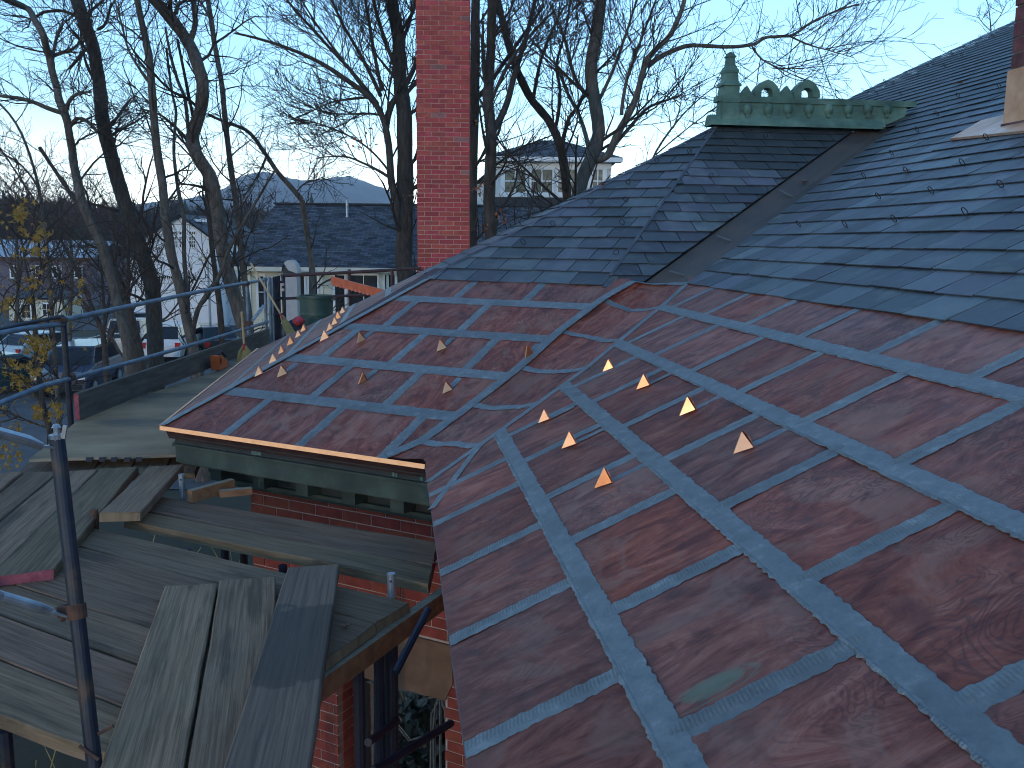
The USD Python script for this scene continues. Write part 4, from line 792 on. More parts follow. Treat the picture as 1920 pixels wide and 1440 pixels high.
# left-hand planks lying over them
GL = 'planks lapped over the left end of the deck'
plank([(-34, 888), (42, 884), (-56, 964), (-160, 985)], T2, .045, 'grey plank end farthest left behind the blue pole', group=GL)
plank([(48, 886), (110, 884), (-78, 1042), (-150, 1042)], T2 + .001, .045, 'pale grey plank crossing behind the blue pole at the left edge', group=GL)
plank([(114, 883), (184, 879), (-40, 1101), (-150, 1101)], T2 - .001, .045, 'grey plank crossing behind the blue pole, between two like it', group=GL)
plank([(187, 878), (260, 874), (100, 1068), (-24, 1083)], T2 + .002, .047, 'weathered grey plank with a worn red painted end by the blue pole', red='near', group=GL)
plank([(278, 874), (344, 871), (262, 960), (185, 962)], T2 + .052, .052, 'short loose grey plank lying beside the rusty stub pin')
for i, (a, b, c_, d_) in enumerate([((60, 862), (128, 860), (92, 896), (20, 896)), ((130, 860), (192, 858), (166, 893), (94, 896)), ((194, 858), (258, 856), (238, 890), (168, 893)), ((260, 856), (322, 854), (306, 888), (240, 890)), ((324, 854), (380, 852), (366, 886), (308, 888))]):
    plank([a, b, c_, d_], ZD - .002, .045, ['leftmost end of the planks showing below the plywood edge', 'second plank end below the plywood edge from the left', 'middle plank end showing below the plywood edge', 'fourth plank end below the plywood edge from the left', 'rightmost plank end below the plywood edge, by the cornice corner'][i], group='plank ends under the plywood')
# three loose boards in front
plank([(413, 1087), (517, 1081), (505, 1560), (330, 1560)], T2 + .001, .046, 'silver grey board in the middle of the three loose boards', group='loose boards laid across the deck')
plank([(311, 1097), (408, 1092), (321, 1560), (142, 1560)], T2 + .003, .047, 'dark grey board nearest the blue pole of the three loose boards', group='loose boards laid across the deck')
plank([(540, 1063), (637, 1056), (560, 1560), (381, 1560)], T2 + .050, .047, 'two-tone board with a dark wet stain on its near half', mat='plank_stained', group='loose boards laid across the deck')

# plywood deck beyond
ZP = CZ - 1.50
ply = thing('plywood_deck', 'stained plywood sheet beyond the planks, under the toe board', 'plywood')
pw = [lvl(x, y, ZP) for x, y in ((55, 860), (352, 850), (560, 850), (640, 760), (640, 640), (540, 632), (394, 700), (271, 741), (144, 789), (114, 815))]
fp = Frame(np.array([0, 0, ZP]), np.array([1., 0, 0]), np.array([0, 1., 0])); mb = MB(); prism(fp, [(p[0], p[1]) for p in pw], -.022, 0, mb); mb.build('sheet', 'plywood', ply)
e0, e1 = pw[0], pw[1]; mb = MB(); d = nrm(e1 - e0); mb.bar(e0 + Z * -.012 - np.array([d[1] * -1, d[0], 0]) * .006, e1 + Z * -.012 - np.array([-d[1], d[0], 0]) * .006, .012, .020); mb.build('sawn_edge', 'lumber_grey', ply)
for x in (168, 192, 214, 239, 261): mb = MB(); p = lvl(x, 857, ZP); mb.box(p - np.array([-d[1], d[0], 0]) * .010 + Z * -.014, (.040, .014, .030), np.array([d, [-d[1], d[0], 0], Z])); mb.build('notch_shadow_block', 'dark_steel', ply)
# toe board on edge
tbA, tbB = lvl(146, 788, ZP + .001), lvl(548, 628, ZP + .001); dd = nrm(tbB - tbA)
toe = thing('toe_board', 'dark wooden toe board on edge with a red painted near end', 'plank')
mb = MB(); mb.bar(tbA + Z * .115, tbB + Z * .115, .042, .225); mb.build('board', 'toe_wood', toe)
mb = MB(); mb.bar(tbA - dd * .006 + Z * .112, tbA - dd * .001 + Z * .112, .040, .215); mb.build('painted_end', 'red_end', toe)

# ---------------------------------------------------------------- guard rail of the far scaffold
rail = thing('scaffold_guard_rail', 'blue grey tubular guard rail with posts above the toe board', 'guard rail')
def rdep(x):                                                # depth of the rail's vertical plane at photo column x
    nv = np.array([dd[1], -dd[0], 0]); return on(x, 600, nv, tbA - nv * .06)
nv = np.array([dd[1], -dd[0], 0])
RP = lambda x, y: on(x, y, nv, tbA - nv * .06)
mb = MB(); mb.tube([RP(118, 600), RP(300, 562), RP(420, 537.5), RP(500, 524)], .022, 10); mb.build('top_rail', 'rail_blue', rail)
mb = MB(); mb.tube([RP(136, 709), RP(250, 678), RP(400, 635), RP(520, 598)], .022, 10); mb.build('mid_rail', 'rail_blue', rail)
ex = RP(118, 600)
side = lambda x, y, dep: at(x, y, dep)
mb = MB(); mb.tube([ex + Z * -.03, side(40, 617, 6.9), side(-70, 640, 6.3)], .022, 10); mb.build('top_rail', 'rail_blue', rail)
mb = MB(); mb.tube([ex + Z * .03, side(40, 608, 6.95), side(-70, 634, 6.35)], .016, 10); mb.build('tie_bar', 'blue_paint', rail)
mb = MB(); mb.tube([RP(134, 709), side(80, 724, 7.0), side(0, 756, 6.5), side(-70, 788, 6.2)], .022, 10); mb.build('mid_rail', 'rail_blue', rail)
for x0, y0, x1, y1, m_ in ((118, 596, 135, 800, 'blue_paint'), (463, 528, 468, 660, 'rail_blue'), (497, 520, 499, 640, 'rail_blue')):
    a = RP(x0, y0); b = RP(x1, y1); b = np.array([b[0], b[1], ZP - .8]); mb = MB(); mb.tube([a, RP(x1, y1) if False else a + (b - a) * .5, b], .024, 10); mb.build('post', m_, rail)
for x, y in ((116, 601), (132, 707), (463, 532), (465, 606)): mb = MB(); p = RP(x, y); mb.tube([p - dd * .035, p + dd * .035], .034, 8); mb.box(p - nv * .03, (.05, .05, .07), np.array([dd, nv, Z])); mb.build('coupler', 'rust', rail)
mb = MB(); mb.tube([RP(474, 600), RP(494, 574)], .024, 10); mb.build('short_tube', 'galv', rail)

# stacked scaffold frames at the far end
fr_ = thing('stacked_scaffold_frames', 'upright bundle of dark blue scaffold frames behind the leaning broom', 'scaffold frame')
for i, (x, y0, y1, m_) in enumerate(((505, 519, 640, 'rail_blue'), (509, 521, 640, 'galv'), (514, 519, 640, 'blue_paint'), (518, 518, 640, 'blue_paint'), (522, 517, 640, 'blue_paint'), (531, 514, 640, 'blue_paint'))):
    a = at(x, y0, 12.4 + .03 * i); mb = MB(); mb.tube([a, np.array([a[0], a[1], ZP - .3])], .021 if i < 5 else .026, 8); mb.build('tube', m_, fr_)
for y in (530, 560, 590): mb = MB(); mb.tube([at(514, y, 12.45), at(532, y - 1, 12.6)], .02, 8); mb.build('cross_tube', 'blue_paint', fr_)
surf('tape', g((.3, (.45, .28, .22)), (.7, (.6, .5, .45))), nscale=30, rough=.7)
for y in (531, 541): mb = MB(); a = at(529, y, 12.52); mb.tube([a, a - Z * .035], .029, 10); mb.build('tape_band', 'tape', fr_)
surf('plastic_green', g((.3, (.018, .045, .035)), (.7, (.03, .065, .05))), nscale=5, rough=.5)
surf('red_cloth', g((.3, (.25, .02, .03)), (.7, (.42, .04, .05))), nscale=9, rough=.7)
surf('black_bag', g((.3, (.010, .010, .014)), (.7, (.02, .02, .03))), nscale=9, rough=.6)
surf('orange_paint', g((.3, (.42, .075, .025)), (.7, (.60, .12, .04))), nscale=9, rough=.5)
surf('orange_tool', g((.3, (.38, .07, .015)), (.7, (.52, .10, .02))), nscale=9, rough=.45)
surf('broom_straw', g((.3, (.20, .19, .08)), (.7, (.36, .33, .16))), scale=(1, 1, 1), nscale=40, rough=.9)
surf('broom_wood', g((.3, (.36, .25, .13)), (.7, (.48, .35, .20))), nscale=12, rough=.6)
# barrel
bc = at(594, 600, 12.0); brl = thing('rubbish_barrel', 'dark green ribbed plastic barrel beyond the bay roof', 'barrel')
zt = at(594, 553, 12.0)[2]; pr = [(0, 0), (.17, 0), (.185, .02), (.20, .26), (.207, .265), (.207, .29), (.202, .30), (.210, .53), (.217, .535), (.217, .56), (.211, .57), (.216, zt - ZP - .04), (.230, zt - ZP - .035), (.230, zt - ZP), (.212, zt - ZP), (.206, .2), (0, .18)]
m_ = trimesh.creation.revolve(np.array(pr), sections=28); m_.apply_translation([bc[0], bc[1], ZP]); obj('barrel_body', (m_.vertices, m_.faces), 'plastic_green', brl, 35)
for s in (-1, 1): mb = MB(); p = np.array([bc[0] + s * .225, bc[1], zt - .05]); mb.box(p, (.05, .12, .03)); mb.build('handle', 'plastic_green', brl)
# bag and red cloth by the barrel
bg = thing('tool_bag', 'black tool bag with a red flap beside the green barrel', 'bag'); p = at(552, 622, 11.6)
m_ = trimesh.creation.icosphere(3, 1); v = m_.vertices * [.16, .14, .20] * (1 + .25 * (meshkit.fbm(m_.vertices * 2.2, 3)[:, None] - .5)); zb_b = min(p[2], ZP + .32); obj('bag_body', (v + [p[0], p[1], zb_b - .02], m_.faces), 'black_bag', bg, 60)
m_ = trimesh.creation.icosphere(3, 1); v = m_.vertices * [.075, .07, .06] * (1 + .4 * (meshkit.fbm(m_.vertices * 3.2 + 4, 3)[:, None] - .5)); q = at(560, 602, 11.5); obj('red_flap', (v + q, m_.faces), 'red_cloth', bg, 60)
mb = MB(); mb.box(np.array([p[0], p[1], (ZP + zb_b) / 2 - .05]), (.28, .24, max(.1, zb_b - ZP - .1))); mb.build('bag_base', 'black_bag', bg)
# brooms
def broom(name, label, top, neck, tip, wid, dep0, dep1, dep2):
    t = thing(name, label, 'broom', None); a, b, c = at(*top, dep0), at(*neck, dep1), at(*tip, dep2)
    mb = MB(); mb.tube([a, (a + b) / 2, b], .0125, 8); mb.build('handle', 'broom_wood', t)
    d = nrm(c - b); x = nrm(np.cross(d, _F)); y = np.cross(d, x); mb = MB()
    for i in range(150):
        u, w = rs.uniform(-1, 1), rs.uniform(-1, 1); s0 = b + x * u * .02 + y * w * .015; s1 = c + x * u * wid + y * w * .03 + d * rs.uniform(-.03, .02); mb.tube([s0, s0 * .5 + s1 * .5 + x * u * wid * .15, s1], .004, 3, False)
    mb.build('bristles', 'broom_straw', t)
    mb = MB(); mb.tube([b - d * .03, b + d * .05], [.016, .024], 8); mb.build('binding', 'red_cloth', t); return t
broom('leaning_broom', 'straw broom leaning against the dark blue scaffold frames', (470, 493), (528, 592), (549, 632), .055, 11.4, 11.4, 11.4)
broom('upright_broom', 'pale handled broom standing on its head against the toe board', (453, 585), (458, 648), (461, 678), .11, 10.1, 10.3, 10.4)
# orange chain saw on the plywood
cs = thing('orange_saw', 'orange and black power saw lying by the toe board', 'power tool'); p = lvl(412, 692, ZP)
fx, fy = dd, np.array([dd[1], -dd[0], 0])
mb = MB(); v0 = [(-.15, 0), (.15, 0), (.17, .08), (.06, .10), (-.05, .16), (-.16, .17)]; fq = Frame(p, fx, Z); c = v0
pg_ = Polygon(v0); hole = [(-.10 + .045 * math.cos(a), .095 + .04 * math.sin(a)) for a in np.linspace(0, 2 * math.pi, 15)[:-1]]
v2, f2 = trimesh.creation.triangulate_polygon(Polygon(v0, [hole]), engine='earcut'); k = len(v2); PA = np.array([p + fx * a + Z * (b + .01) + fy * .05 for a, b in v2]); PB = PA - fy * .10
mb.add(np.vstack([PA, PB]), np.vstack([f2, f2[:, ::-1] + k]))
for rg in (v0, hole): cc = np.array(rg); m2 = len(cc); j = (np.arange(m2) + 1) % m2; mb.add(np.vstack([[p + fx * a + Z * (b + .01) + fy * .05 for a, b in cc], [p + fx * a + Z * (b + .01) - fy * .05 for a, b in cc]]), np.stack([np.arange(m2), j, j + m2, np.arange(m2) + m2], 1))
mb.build('housing', 'orange_tool', cs)
mb = MB(); mb.box(p + fx * .20 + Z * .05 - fy * .02, (.16, .07, .08), np.array([fx, fy, Z])); mb.tube([p - fx * .05 + Z * .17, p + fx * .08 + Z * .2, p + fx * .22 + Z * .13], .016, 8); mb.build('motor', 'black_bag', cs)
mb = MB(); mb.box(p - fx * .02 + Z * .008 + fy * .16, (.16, .03, .012), np.array([fx, fy, Z])); mb.build('blade_guard', 'galv', cs)
# orange beam on the far scaffold pipes
ob = thing('orange_rail', 'orange painted rail with a row of lugs, propped on the far pipes', 'rail'); a, b = at(622, 524, 12.6), at(732, 553, 11.6)
mb = MB(); mb.bar(a, b, .03, .085); mb.build('rail_body', 'orange_paint', ob); dq = nrm(b - a); Lq = np.linalg.norm(b - a)
for i in range(15): mb = MB(); c = a + dq * (Lq * (i + .5) / 15) - Z * .058 - _F * .004; mb.tube([c - dq * .0 + _F * -.014, c + _F * .014], .027, 8); mb.build('lug', 'orange_paint', ob)
sp = thing('far_scaffold_pipes', 'rusty brown horizontal pipes behind the green barrel', 'pipes')
mb = MB(); mb.tube([at(527, 517, 13.), at(650, 511, 13.1), at(790, 503, 13.2)], .024, 8); mb.build('pipe', 'brown_pipe', sp)
mb = MB(); mb.tube([at(530, 560, 13.), at(640, 555, 13.1), at(790, 549, 13.2)], .020, 8); mb.build('pipe', 'brown_pipe', sp)
for x in (655, 735): a = at(x, 505, 13.15); mb = MB(); mb.tube([a, np.array([a[0], a[1], 0])], .024, 8); mb.build('standard', 'brown_pipe', sp)
hs = thing('black_hose', 'black hose arching from behind the barrel to the orange rail', 'hose'); mb = MB(); mb.tube([at(596, 540, 12.9), at(602, 533, 12.8), at(612, 527, 12.7), at(624, 522, 12.62)], .014, 6); mb.build('hose_body', 'black_bag', hs)
# hooded duct
surf('duct_white', g((.3, (.26, .27, .28)), (.7, (.36, .37, .38))), nscale=3, rough=.55, second=(g((0, (0, 0, 0)), (.6, (0, 0, 0)), (.68, (.5, .5, .5)), (1, (.5, .5, .5))), (.25, .24, .23), (4, 4, 1.5), 2.2))
du = thing('hooded_vent', 'pale rounded vent hood on a white duct beside the dark blue frames', 'vent'); c = at(546, 540, 15.0)
mb = MB(); w = .125
zt = at(546, 514, 15.)[2]
mb.box(np.array([c[0], c[1], zt / 2 + .0]), (2 * w, 2 * w, zt)); mb.build('duct', 'duct_white', du)
hc = np.array([c[0] + .01, c[1], at(546, 513, 15.)[2]]); an = np.linspace(0, math.pi * .95, 14); hp = [(.135 * math.cos(a) , .225 * math.sin(a)) for a in an]
mb = MB()
q0 = np.array([hc + [x, -.13, z + .0] for x, z in hp]); q1 = np.array([hc + [x, .13, z] for x, z in hp]); k = len(hp)
mb.add(np.vstack([q0, q1]), np.vstack([[(i, i + 1, k + i + 1) for i in range(k - 1)], [(i, k + i + 1, k + i) for i in range(k - 1)]]))
mb.add(np.vstack([q0[: k - 3], [hc + [-.02, -.13, .06]]]), [(i, k - 3, i + 1) for i in range(k - 4)]); mb.add(np.vstack([q1[: k - 3], [hc + [-.02, .13, .06]]]), [(i, i + 1, k - 3) for i in range(k - 4)])
mb.build('hood', 'duct_white', du)
mb = MB(); mb.box(hc + [-.03, 0, .05], (.17, .22, .10)); mb.build('louvre', 'soffit', du)

# ---------------------------------------------------------------- near pole, silver rails, stub pins, timber under the deck
pole = thing('blue_scaffold_pole', 'chipped blue steel scaffold pole in the left foreground', 'scaffold pole')
pt = at(107, 822, 2.78); pbm = at(178, 1442, 2.72); dirp = nrm(pbm - pt); pbt = pt + dirp * (pt[2] / -dirp[2])
mb = MB(); mb.tube([pt, pt + dirp * .6, pbm, pbt], .0225, 16); mb.build('tube', 'blue_paint', pole)
mb = MB(); mb.tube([pt + Z * .0, pt + Z * .012], .0235, 14); mb.tube([pt + Z * .012, pt + Z * .034], [.010, .009], 10); mb.tube([pt + Z * .034, pt + Z * .044], [.014, .008], 10); mb.build('locking_cap', 'galv', pole)
mb = MB(); k0 = pt + dirp * np.linalg.norm(at(137, 1147, 2.75) - pt); mb.tube([k0 - dirp * .022, k0 + dirp * .022], .028, 14); mb.bar(k0 - _R * .055 + _F * .0, k0 - _R * .02, .022, .035); mb.tube([k0 - _R * .045 - Z * .03, k0 - _R * .03 + Z * .02], .008, 6); mb.build('clamp', 'rust', pole)
mb = MB(); k1 = pt + dirp * np.linalg.norm(at(170, 1412, 2.72) - pt); mb.tube([k1 - _R * .03 + Z * .03 - _F * .02, k1 + _R * .03 - Z * .01 - _F * .03], .005, 6); mb.tube([k1 + _R * .02 + Z * .06, k1 + _R * .065 + Z * .085], .006, 6); mb.build('locking_pin', 'rust', pole)
sr = thing('silver_brace', 'galvanised brace with flattened end, upper of two bolted to the blue pole', 'scaffold brace')
def flatend(pts, parent):
    mb = MB(); mb.tube(pts[:-1], [.0165] * (len(pts) - 2) + [.012], 12); mb.bar(pts[-2], pts[-1], .034, .007, Z); mb.build('brace_tube', 'galv', parent)
flatend([at(-160, 776, 2.35), at(0, 812, 2.62), at(52, 826, 2.70), at(78, 837, 2.74), at(101, 838, 2.77)], sr)
mb = MB(); b0 = at(106, 822, 2.77); mb.tube([b0 - Z * .02, b0 + Z * .01], .014, 6); mb.bar(b0 + _R * .02, b0 + _R * .03 + Z * .04, .008, .012); mb.build('wing_nut', 'galv', sr)
sr2 = thing('silver_brace', 'galvanised brace with flattened end, lower of two clamped to the blue pole', 'scaffold brace')
flatend([at(-160, 1064, 2.35), at(0, 1118, 2.60), at(72, 1139, 2.68), at(96, 1146, 2.71), at(122, 1154, 2.74)], sr2)
for lab, x, yt, yb, m_ in (('rusty stub pin standing at the end of the short loose plank', 179, 955, 985, 'rust'), ('pale stub tube beside the short lumber blocks under the cornice', 342, 889, 932, 'galv'), ('drilled stub tube by the corner of the plank deck near the copper eave', 734, 1075, 1116, 'galv')):
    t = thing('stub_pin', lab, 'scaffold pin'); b = lvl(x, yb, ZD); zt = on(x, yt, nrm(np.array([_F[0], _F[1], 0])), b)[2]
    mb = MB(); mb.tube([b - Z * .25, np.array([b[0], b[1], zt])], .0185, 12); mb.build('tube', m_, t)
    mb = MB(); mb.tube([np.array([b[0], b[1], zt - .034]) - _F * .0192, np.array([b[0], b[1], zt - .034]) - _F * .0178], .006, 8); mb.build('pin_hole', 'dark_steel', t)
for lab, a, b, m_ in (('sawn lumber block lying slanting beside the pale stub tube', (356, 931), (436, 909), 'lumber'), ('thin sawn batten lying behind the slanting lumber block', (412, 926), (472, 920), 'lumber')):
    t = thing('lumber_block', lab, 'lumber'); A_, B_ = lvl(*a, ZD + .04), lvl(*b, ZD + .04); mb = MB(); mb.bar(A_, B_, .045 if '409' else .04, .075 if 'slanting beside' in lab else .04); mb.build('block', m_, t)
    mb = MB(); o = nrm(B_ - A_); mb.bar(A_ + Z * (.0385 if 'slanting beside' in lab else .021), B_ + Z * (.0385 if 'slanting beside' in lab else .021), .044, .001); mb.build('top_face', 'lumber_grey', t)
# timber ledger under the plank ends, and what holds it up
lg = thing('timber_ledger', 'brown timber ledger under the plank ends by the copper eave', 'timber'); zl = ZD - .05
A_, B_ = lvl(838, 1100, zl), lvl(560, 1296, zl); mb = MB(); mb.bar(A_ + Z * -.045, B_ + Z * -.045, .045, .088); mb.build('timber', 'lumber', lg); mb = MB(); mb.bar(A_ + Z * .0, B_ + Z * .0, .044, .0015); mb.build('top_face', 'lumber_grey', lg)
sf = thing('under_deck_scaffold', 'dark blue scaffold frame standing under the planks against the brick wall', 'scaffold frame')
def vpost(x, y, dep, r, name='post'):
    a = lvl(x, y - 14, ZD - .06); mb = MB(); mb.tube([a, np.array([a[0], a[1], 0.])], r, 10); mb.build(name, 'dark_steel', sf); return a
p1 = vpost(733, 1188, 3.55, .030); p2 = vpost(710, 1200, 3.75, .024); p3 = vpost(672, 1232, 3.4, .024)
for (x0, y0, d0), (x1, y1, d1), r in (((803, 1142, 3.9), (741, 1262, 3.6), .016), ((846, 1356, 4.2), (700, 1445, 3.6), .018), ((690, 1392, 3.5), (744, 1352, 4.0), .016)):
    mb = MB(); mb.tube([at(x0, y0, d0), at(x1, y1, d1)], r, 8); mb.build('brace', 'dark_steel', sf)
ur = thing('under_deck_posts', 'dark blue scaffold posts standing under the plank deck at the left', 'scaffold frame')
for x, y, dp, r in ((10, 1370, 3.1, .022), (420, 1005, 5.2, .022), (455, 990, 5.6, .022), (350, 1030, 4.9, .022), (530, 1060, 4.6, .022)):
    a = lvl(x, y, ZD - .06) if dp > 4 else at(x, y, dp); mb = MB(); mb.tube([a, np.array([a[0], a[1], 0.])], r, 8); mb.build('post', 'blue_paint' if dp < 4 else 'dark_steel', ur)
surf('straw', g((.3, (.25, .19, .06)), (.7, (.40, .32, .12))), nscale=9, rough=.8)
# bits of debris lying about
def leaf(px_, z, label, sz=.03, mat='leaf_brown', fr=None):
    t = thing('fallen_leaf', label, 'leaf'); c = lvl(*px_, z) if fr is None else fr.P(*fr.px(*px_), .018); a0 = rs.uniform(0, 6); mb = MB(); pts = []
    for k_ in range(10): r = sz * (1 if k_ % 2 == 0 else .45); a = a0 + k_ * math.pi / 5; pts.append(c + np.array([r * math.cos(a), r * math.sin(a), .004 + .35 * sz * abs(math.sin(a * 1.5))]))
    mb.add(np.vstack([pts, [c + Z * .006]]), [(i, (i + 1) % 10, 10) for i in range(10)]); mb.build('blade', mat, t)
surf('leaf_brown', g((.3, (.20, .075, .04)), (.7, (.33, .15, .08))), nscale=30, rough=.8)
leaf((818, 1057), ZD + .004, 'small brown dead leaf on the plank against the copper eave'); leaf((648, 1175), ZD + .004, 'pale curled leaf in the shade beside the two-tone board', .022)
leaf((1797, 160), 0, 'brown leaf caught between slates left of the roof chimney', .06, fr=FS); leaf((1510, 345), 0, 'pale star-shaped leaf lying in the metal valley gutter', .04, fr=FS); leaf((1700, 326), 0, 'small dead leaf caught at a wire loop on the main slates', .035, fr=FS); leaf((1128, 351), 0, 'orange leaf resting on the hip slates of the bay', .05, fr=FBS); leaf((355, 882), ZD + .05, 'brown leaf by the cornice corner at the plank ends', .03)

# ---------------------------------------------------------------- land, lot, far hills
surf('grass', g((.3, (.014, .016, .008)), (.5, (.030, .029, .015)), (.65, (.060, .042, .022)), (.8, (.095, .058, .03))), nscale=.35, detail=9, rough=.95, nrough=.7)
surf('asphalt', g((.3, (.050, .050, .055)), (.5, (.075, .075, .080)), (.7, (.105, .102, .105))), nscale=.8, detail=9, rough=.85, nrough=.7)
surf('road_dark', g((.3, (.030, .032, .036)), (.7, (.050, .052, .058))), nscale=.8, detail=9, rough=.85)
surf('far_land', g((.3, (.040, .030, .030)), (.5, (.070, .050, .045)), (.7, (.11, .08, .065))), nscale=.012, detail=10, rough=1., nrough=.7)
surf('bark_far', g((.3, (.030, .024, .024)), (.7, (.060, .045, .042))), nscale=2, rough=.95, rand=.25)
surf('pine_far', g((.3, (.012, .020, .014)), (.7, (.022, .034, .022))), nscale=2, rough=.95, rand=.25)
def land(r, az):
    d = np.degrees(az)
    near = 6.5 * np.clip((r - 170) / 260, 0, 1) ** 1.3 * (.85 + 1.1 * np.exp(-((d + 34) / 10) ** 2) + .06 * np.sin(d * .9))
    mt = 168 * (np.exp(-((d + 15.3) / 2.6) ** 2) * .62 + np.exp(-((d + 9.8) / 4.2) ** 2) * .88 + np.exp(-((d + 20.5) / 4.5) ** 2) * .50 + np.exp(-((d - 6) / 10) ** 2) * .75 + np.exp(-((d + 42) / 12) ** 2) * .5)
    x, y = r * np.sin(az), r * np.cos(az)
    rough = (meshkit.fbm(np.stack([x / 260, y / 260, 0 * x], -1), 6) - .45)
    w = np.clip((r - 900) / 1500, 0, 1) ** 1.2
    return near * (1 - .6 * np.clip((r - 430) / 500, 0, 1)) + w * (mt * .88 + 95 * rough * np.clip((r - 900) / 800, 0, 1))
nr_, na = 90, 700
rr = np.r_[0, np.geomspace(6, 170, 16), np.geomspace(185, 3200, nr_ - 17)]
az = np.r_[np.linspace(-math.pi, -.85, 60), np.linspace(-.84, .45, 560), np.linspace(.46, math.pi, 80)]
Rg, Ag = np.meshgrid(rr, az, indexing='ij'); H = land(Rg, Ag)
for k in range(len(rr)):
    if rr[k] > 2500: H[k] *= max(.55, 1 - (rr[k] - 2500) / 1500)
P = np.stack([Rg * np.sin(Ag), Rg * np.cos(Ag), H - .02], -1); idx = np.arange(P.shape[0] * na).reshape(P.shape[0], na)
q = np.stack([idx[:-1, :-1], idx[:-1, 1:], idx[1:, 1:], idx[1:, :-1]], -1)
kk = int(np.searchsorted(rr, 170))
mb = MB(); mb.add(P.reshape(-1, 3), q[:kk].reshape(-1, 4)[:, ::-1]); gr_ = mb.build('ground', 'grass'); tag(gr_, kind='structure')
mb = MB(); mb.add(P.reshape(-1, 3), q[kk:].reshape(-1, 4)[:, ::-1]); tag(obj('hills', mb, 'far_land', None, True), kind='structure')
def flat(name, pts, z, mat): mb = MB(); c = np.array([[x, y, z] for x, y in pts]); v2, f2 = trimesh.creation.triangulate_polygon(Polygon(pts), engine='earcut'); mb.add(np.c_[v2, np.full(len(v2), z)], f2 if Polygon(pts).exterior.is_ccw or True else f2); o = mb.build(name, mat); tag(o, kind='structure'); return o
flat('parking_lot', [(-60, 20), (-3, 20), (-3, 53), (-60, 50)], .004, 'asphalt')
flat('road', [(-70, 54), (10, 57), (10, 70), (-70, 67)], .004, 'road_dark')

# woods on the near hill: too many to count
def bare_proto(path, seed, n=46, h=9.):
    r = random.Random(seed); mb = MB(); mb.tube([(0, 0, 0), (.1, 0, h * .5), (0, .1, h * .9)], [.16, .1, .03], 4, False)
    for i in range(n):
        z = h * r.uniform(.25, .9); a = r.uniform(0, 6.28); L = (h - z) * .35 + r.uniform(.6, 1.6); e = r.uniform(.3, 1.2); d = np.array([math.cos(a) * math.cos(e), math.sin(a) * math.cos(e), math.sin(e)])
        b = np.array([0, 0, z]); c = b + d * L * .5 + np.array([0, 0, .1]); t = b + d * L + np.array([r.uniform(-.3, .3), r.uniform(-.3, .3), .3]); mb.tube([b, c, t], [.06, .045, .03], 3, False)
        for k in range(3): t2 = c + (t - c) * r.random() + np.array([r.uniform(-.7, .7), r.uniform(-.7, .7), r.uniform(.1, .9)]); mb.tube([c, t2], [.035, .022], 3, False)
    v, f, uv = mb.geo(); return usdkit.mesh(stage, path, (v, f), M['bark_far'])
def pine_proto(path):
    mb = MB(); mb.tube([(0, 0, 0), (0, 0, 2)], [.2, .18], 5, False)
    for k in range(6):
        z = 1.5 + k * 1.5; r = 2.1 - k * .3; a = np.linspace(0, 6.28, 11)[:-1]; ring_ = np.stack([np.cos(a) * r * (1 + .25 * (np.arange(10) % 2)), np.sin(a) * r * (1 + .25 * (np.arange(10) % 2)), 0 * a + z - .3 * (np.arange(10) % 2)], -1); mb.add(np.vstack([ring_, [(0, 0, z + 2.4)]]), [(i, (i + 1) % 10, 10) for i in range(10)])
    v, f, uv = mb.geo(); return usdkit.mesh(stage, path, (v, f), M['pine_far'])
pi = UsdGeom.PointInstancer.Define(stage, '/World/far_wood'); tag(pi, kind='stuff')
pr = [bare_proto(f'/World/far_wood/bare_tree_{k:03d}', 20 + k).GetPath() for k in (1, 2, 3)] + [pine_proto('/World/far_wood/pine').GetPath()]
pi.CreatePrototypesRel().SetTargets(pr)
pos, ids, sc, ori = [], [], [], []
while len(pos) < 4200:
    d = rs.uniform(-36, 8); r = 175 + 330 * rs.random() ** .8; a = math.radians(d)
    pos.append((r * math.sin(a), r * math.cos(a), float(land(np.array(r), np.array(a))) - .3)); ids.append(3 if rs.random() < (.22 if r > 400 else .06) else rs.randrange(3)); s = rs.uniform(.75, 1.25); sc.append((s, s, s * rs.uniform(.8, 1.2))); t = rs.uniform(0, 3.14); ori.append(Gf.Quath(math.cos(t), 0, 0, math.sin(t)))
pi.CreatePositionsAttr([Gf.Vec3f(*p) for p in pos]); pi.CreateProtoIndicesAttr(ids); pi.CreateScalesAttr([Gf.Vec3f(*s) for s in sc]); pi.CreateOrientationsAttr(ori)

# ---------------------------------------------------------------- haze
HZ = 2.1e-4
M['haze'] = usdkit.material(stage, '/World/Looks/haze', {'v': ('principled_volume', {'color': (.62, .78, .98), 'density': HZ, 'anisotropy': .2})}, [], volume='v.volume')
mb = MB(); mb.box((0, 0, 140), (6900, 6900, 300)); tag(mb.build('haze', 'haze'), kind='stuff')

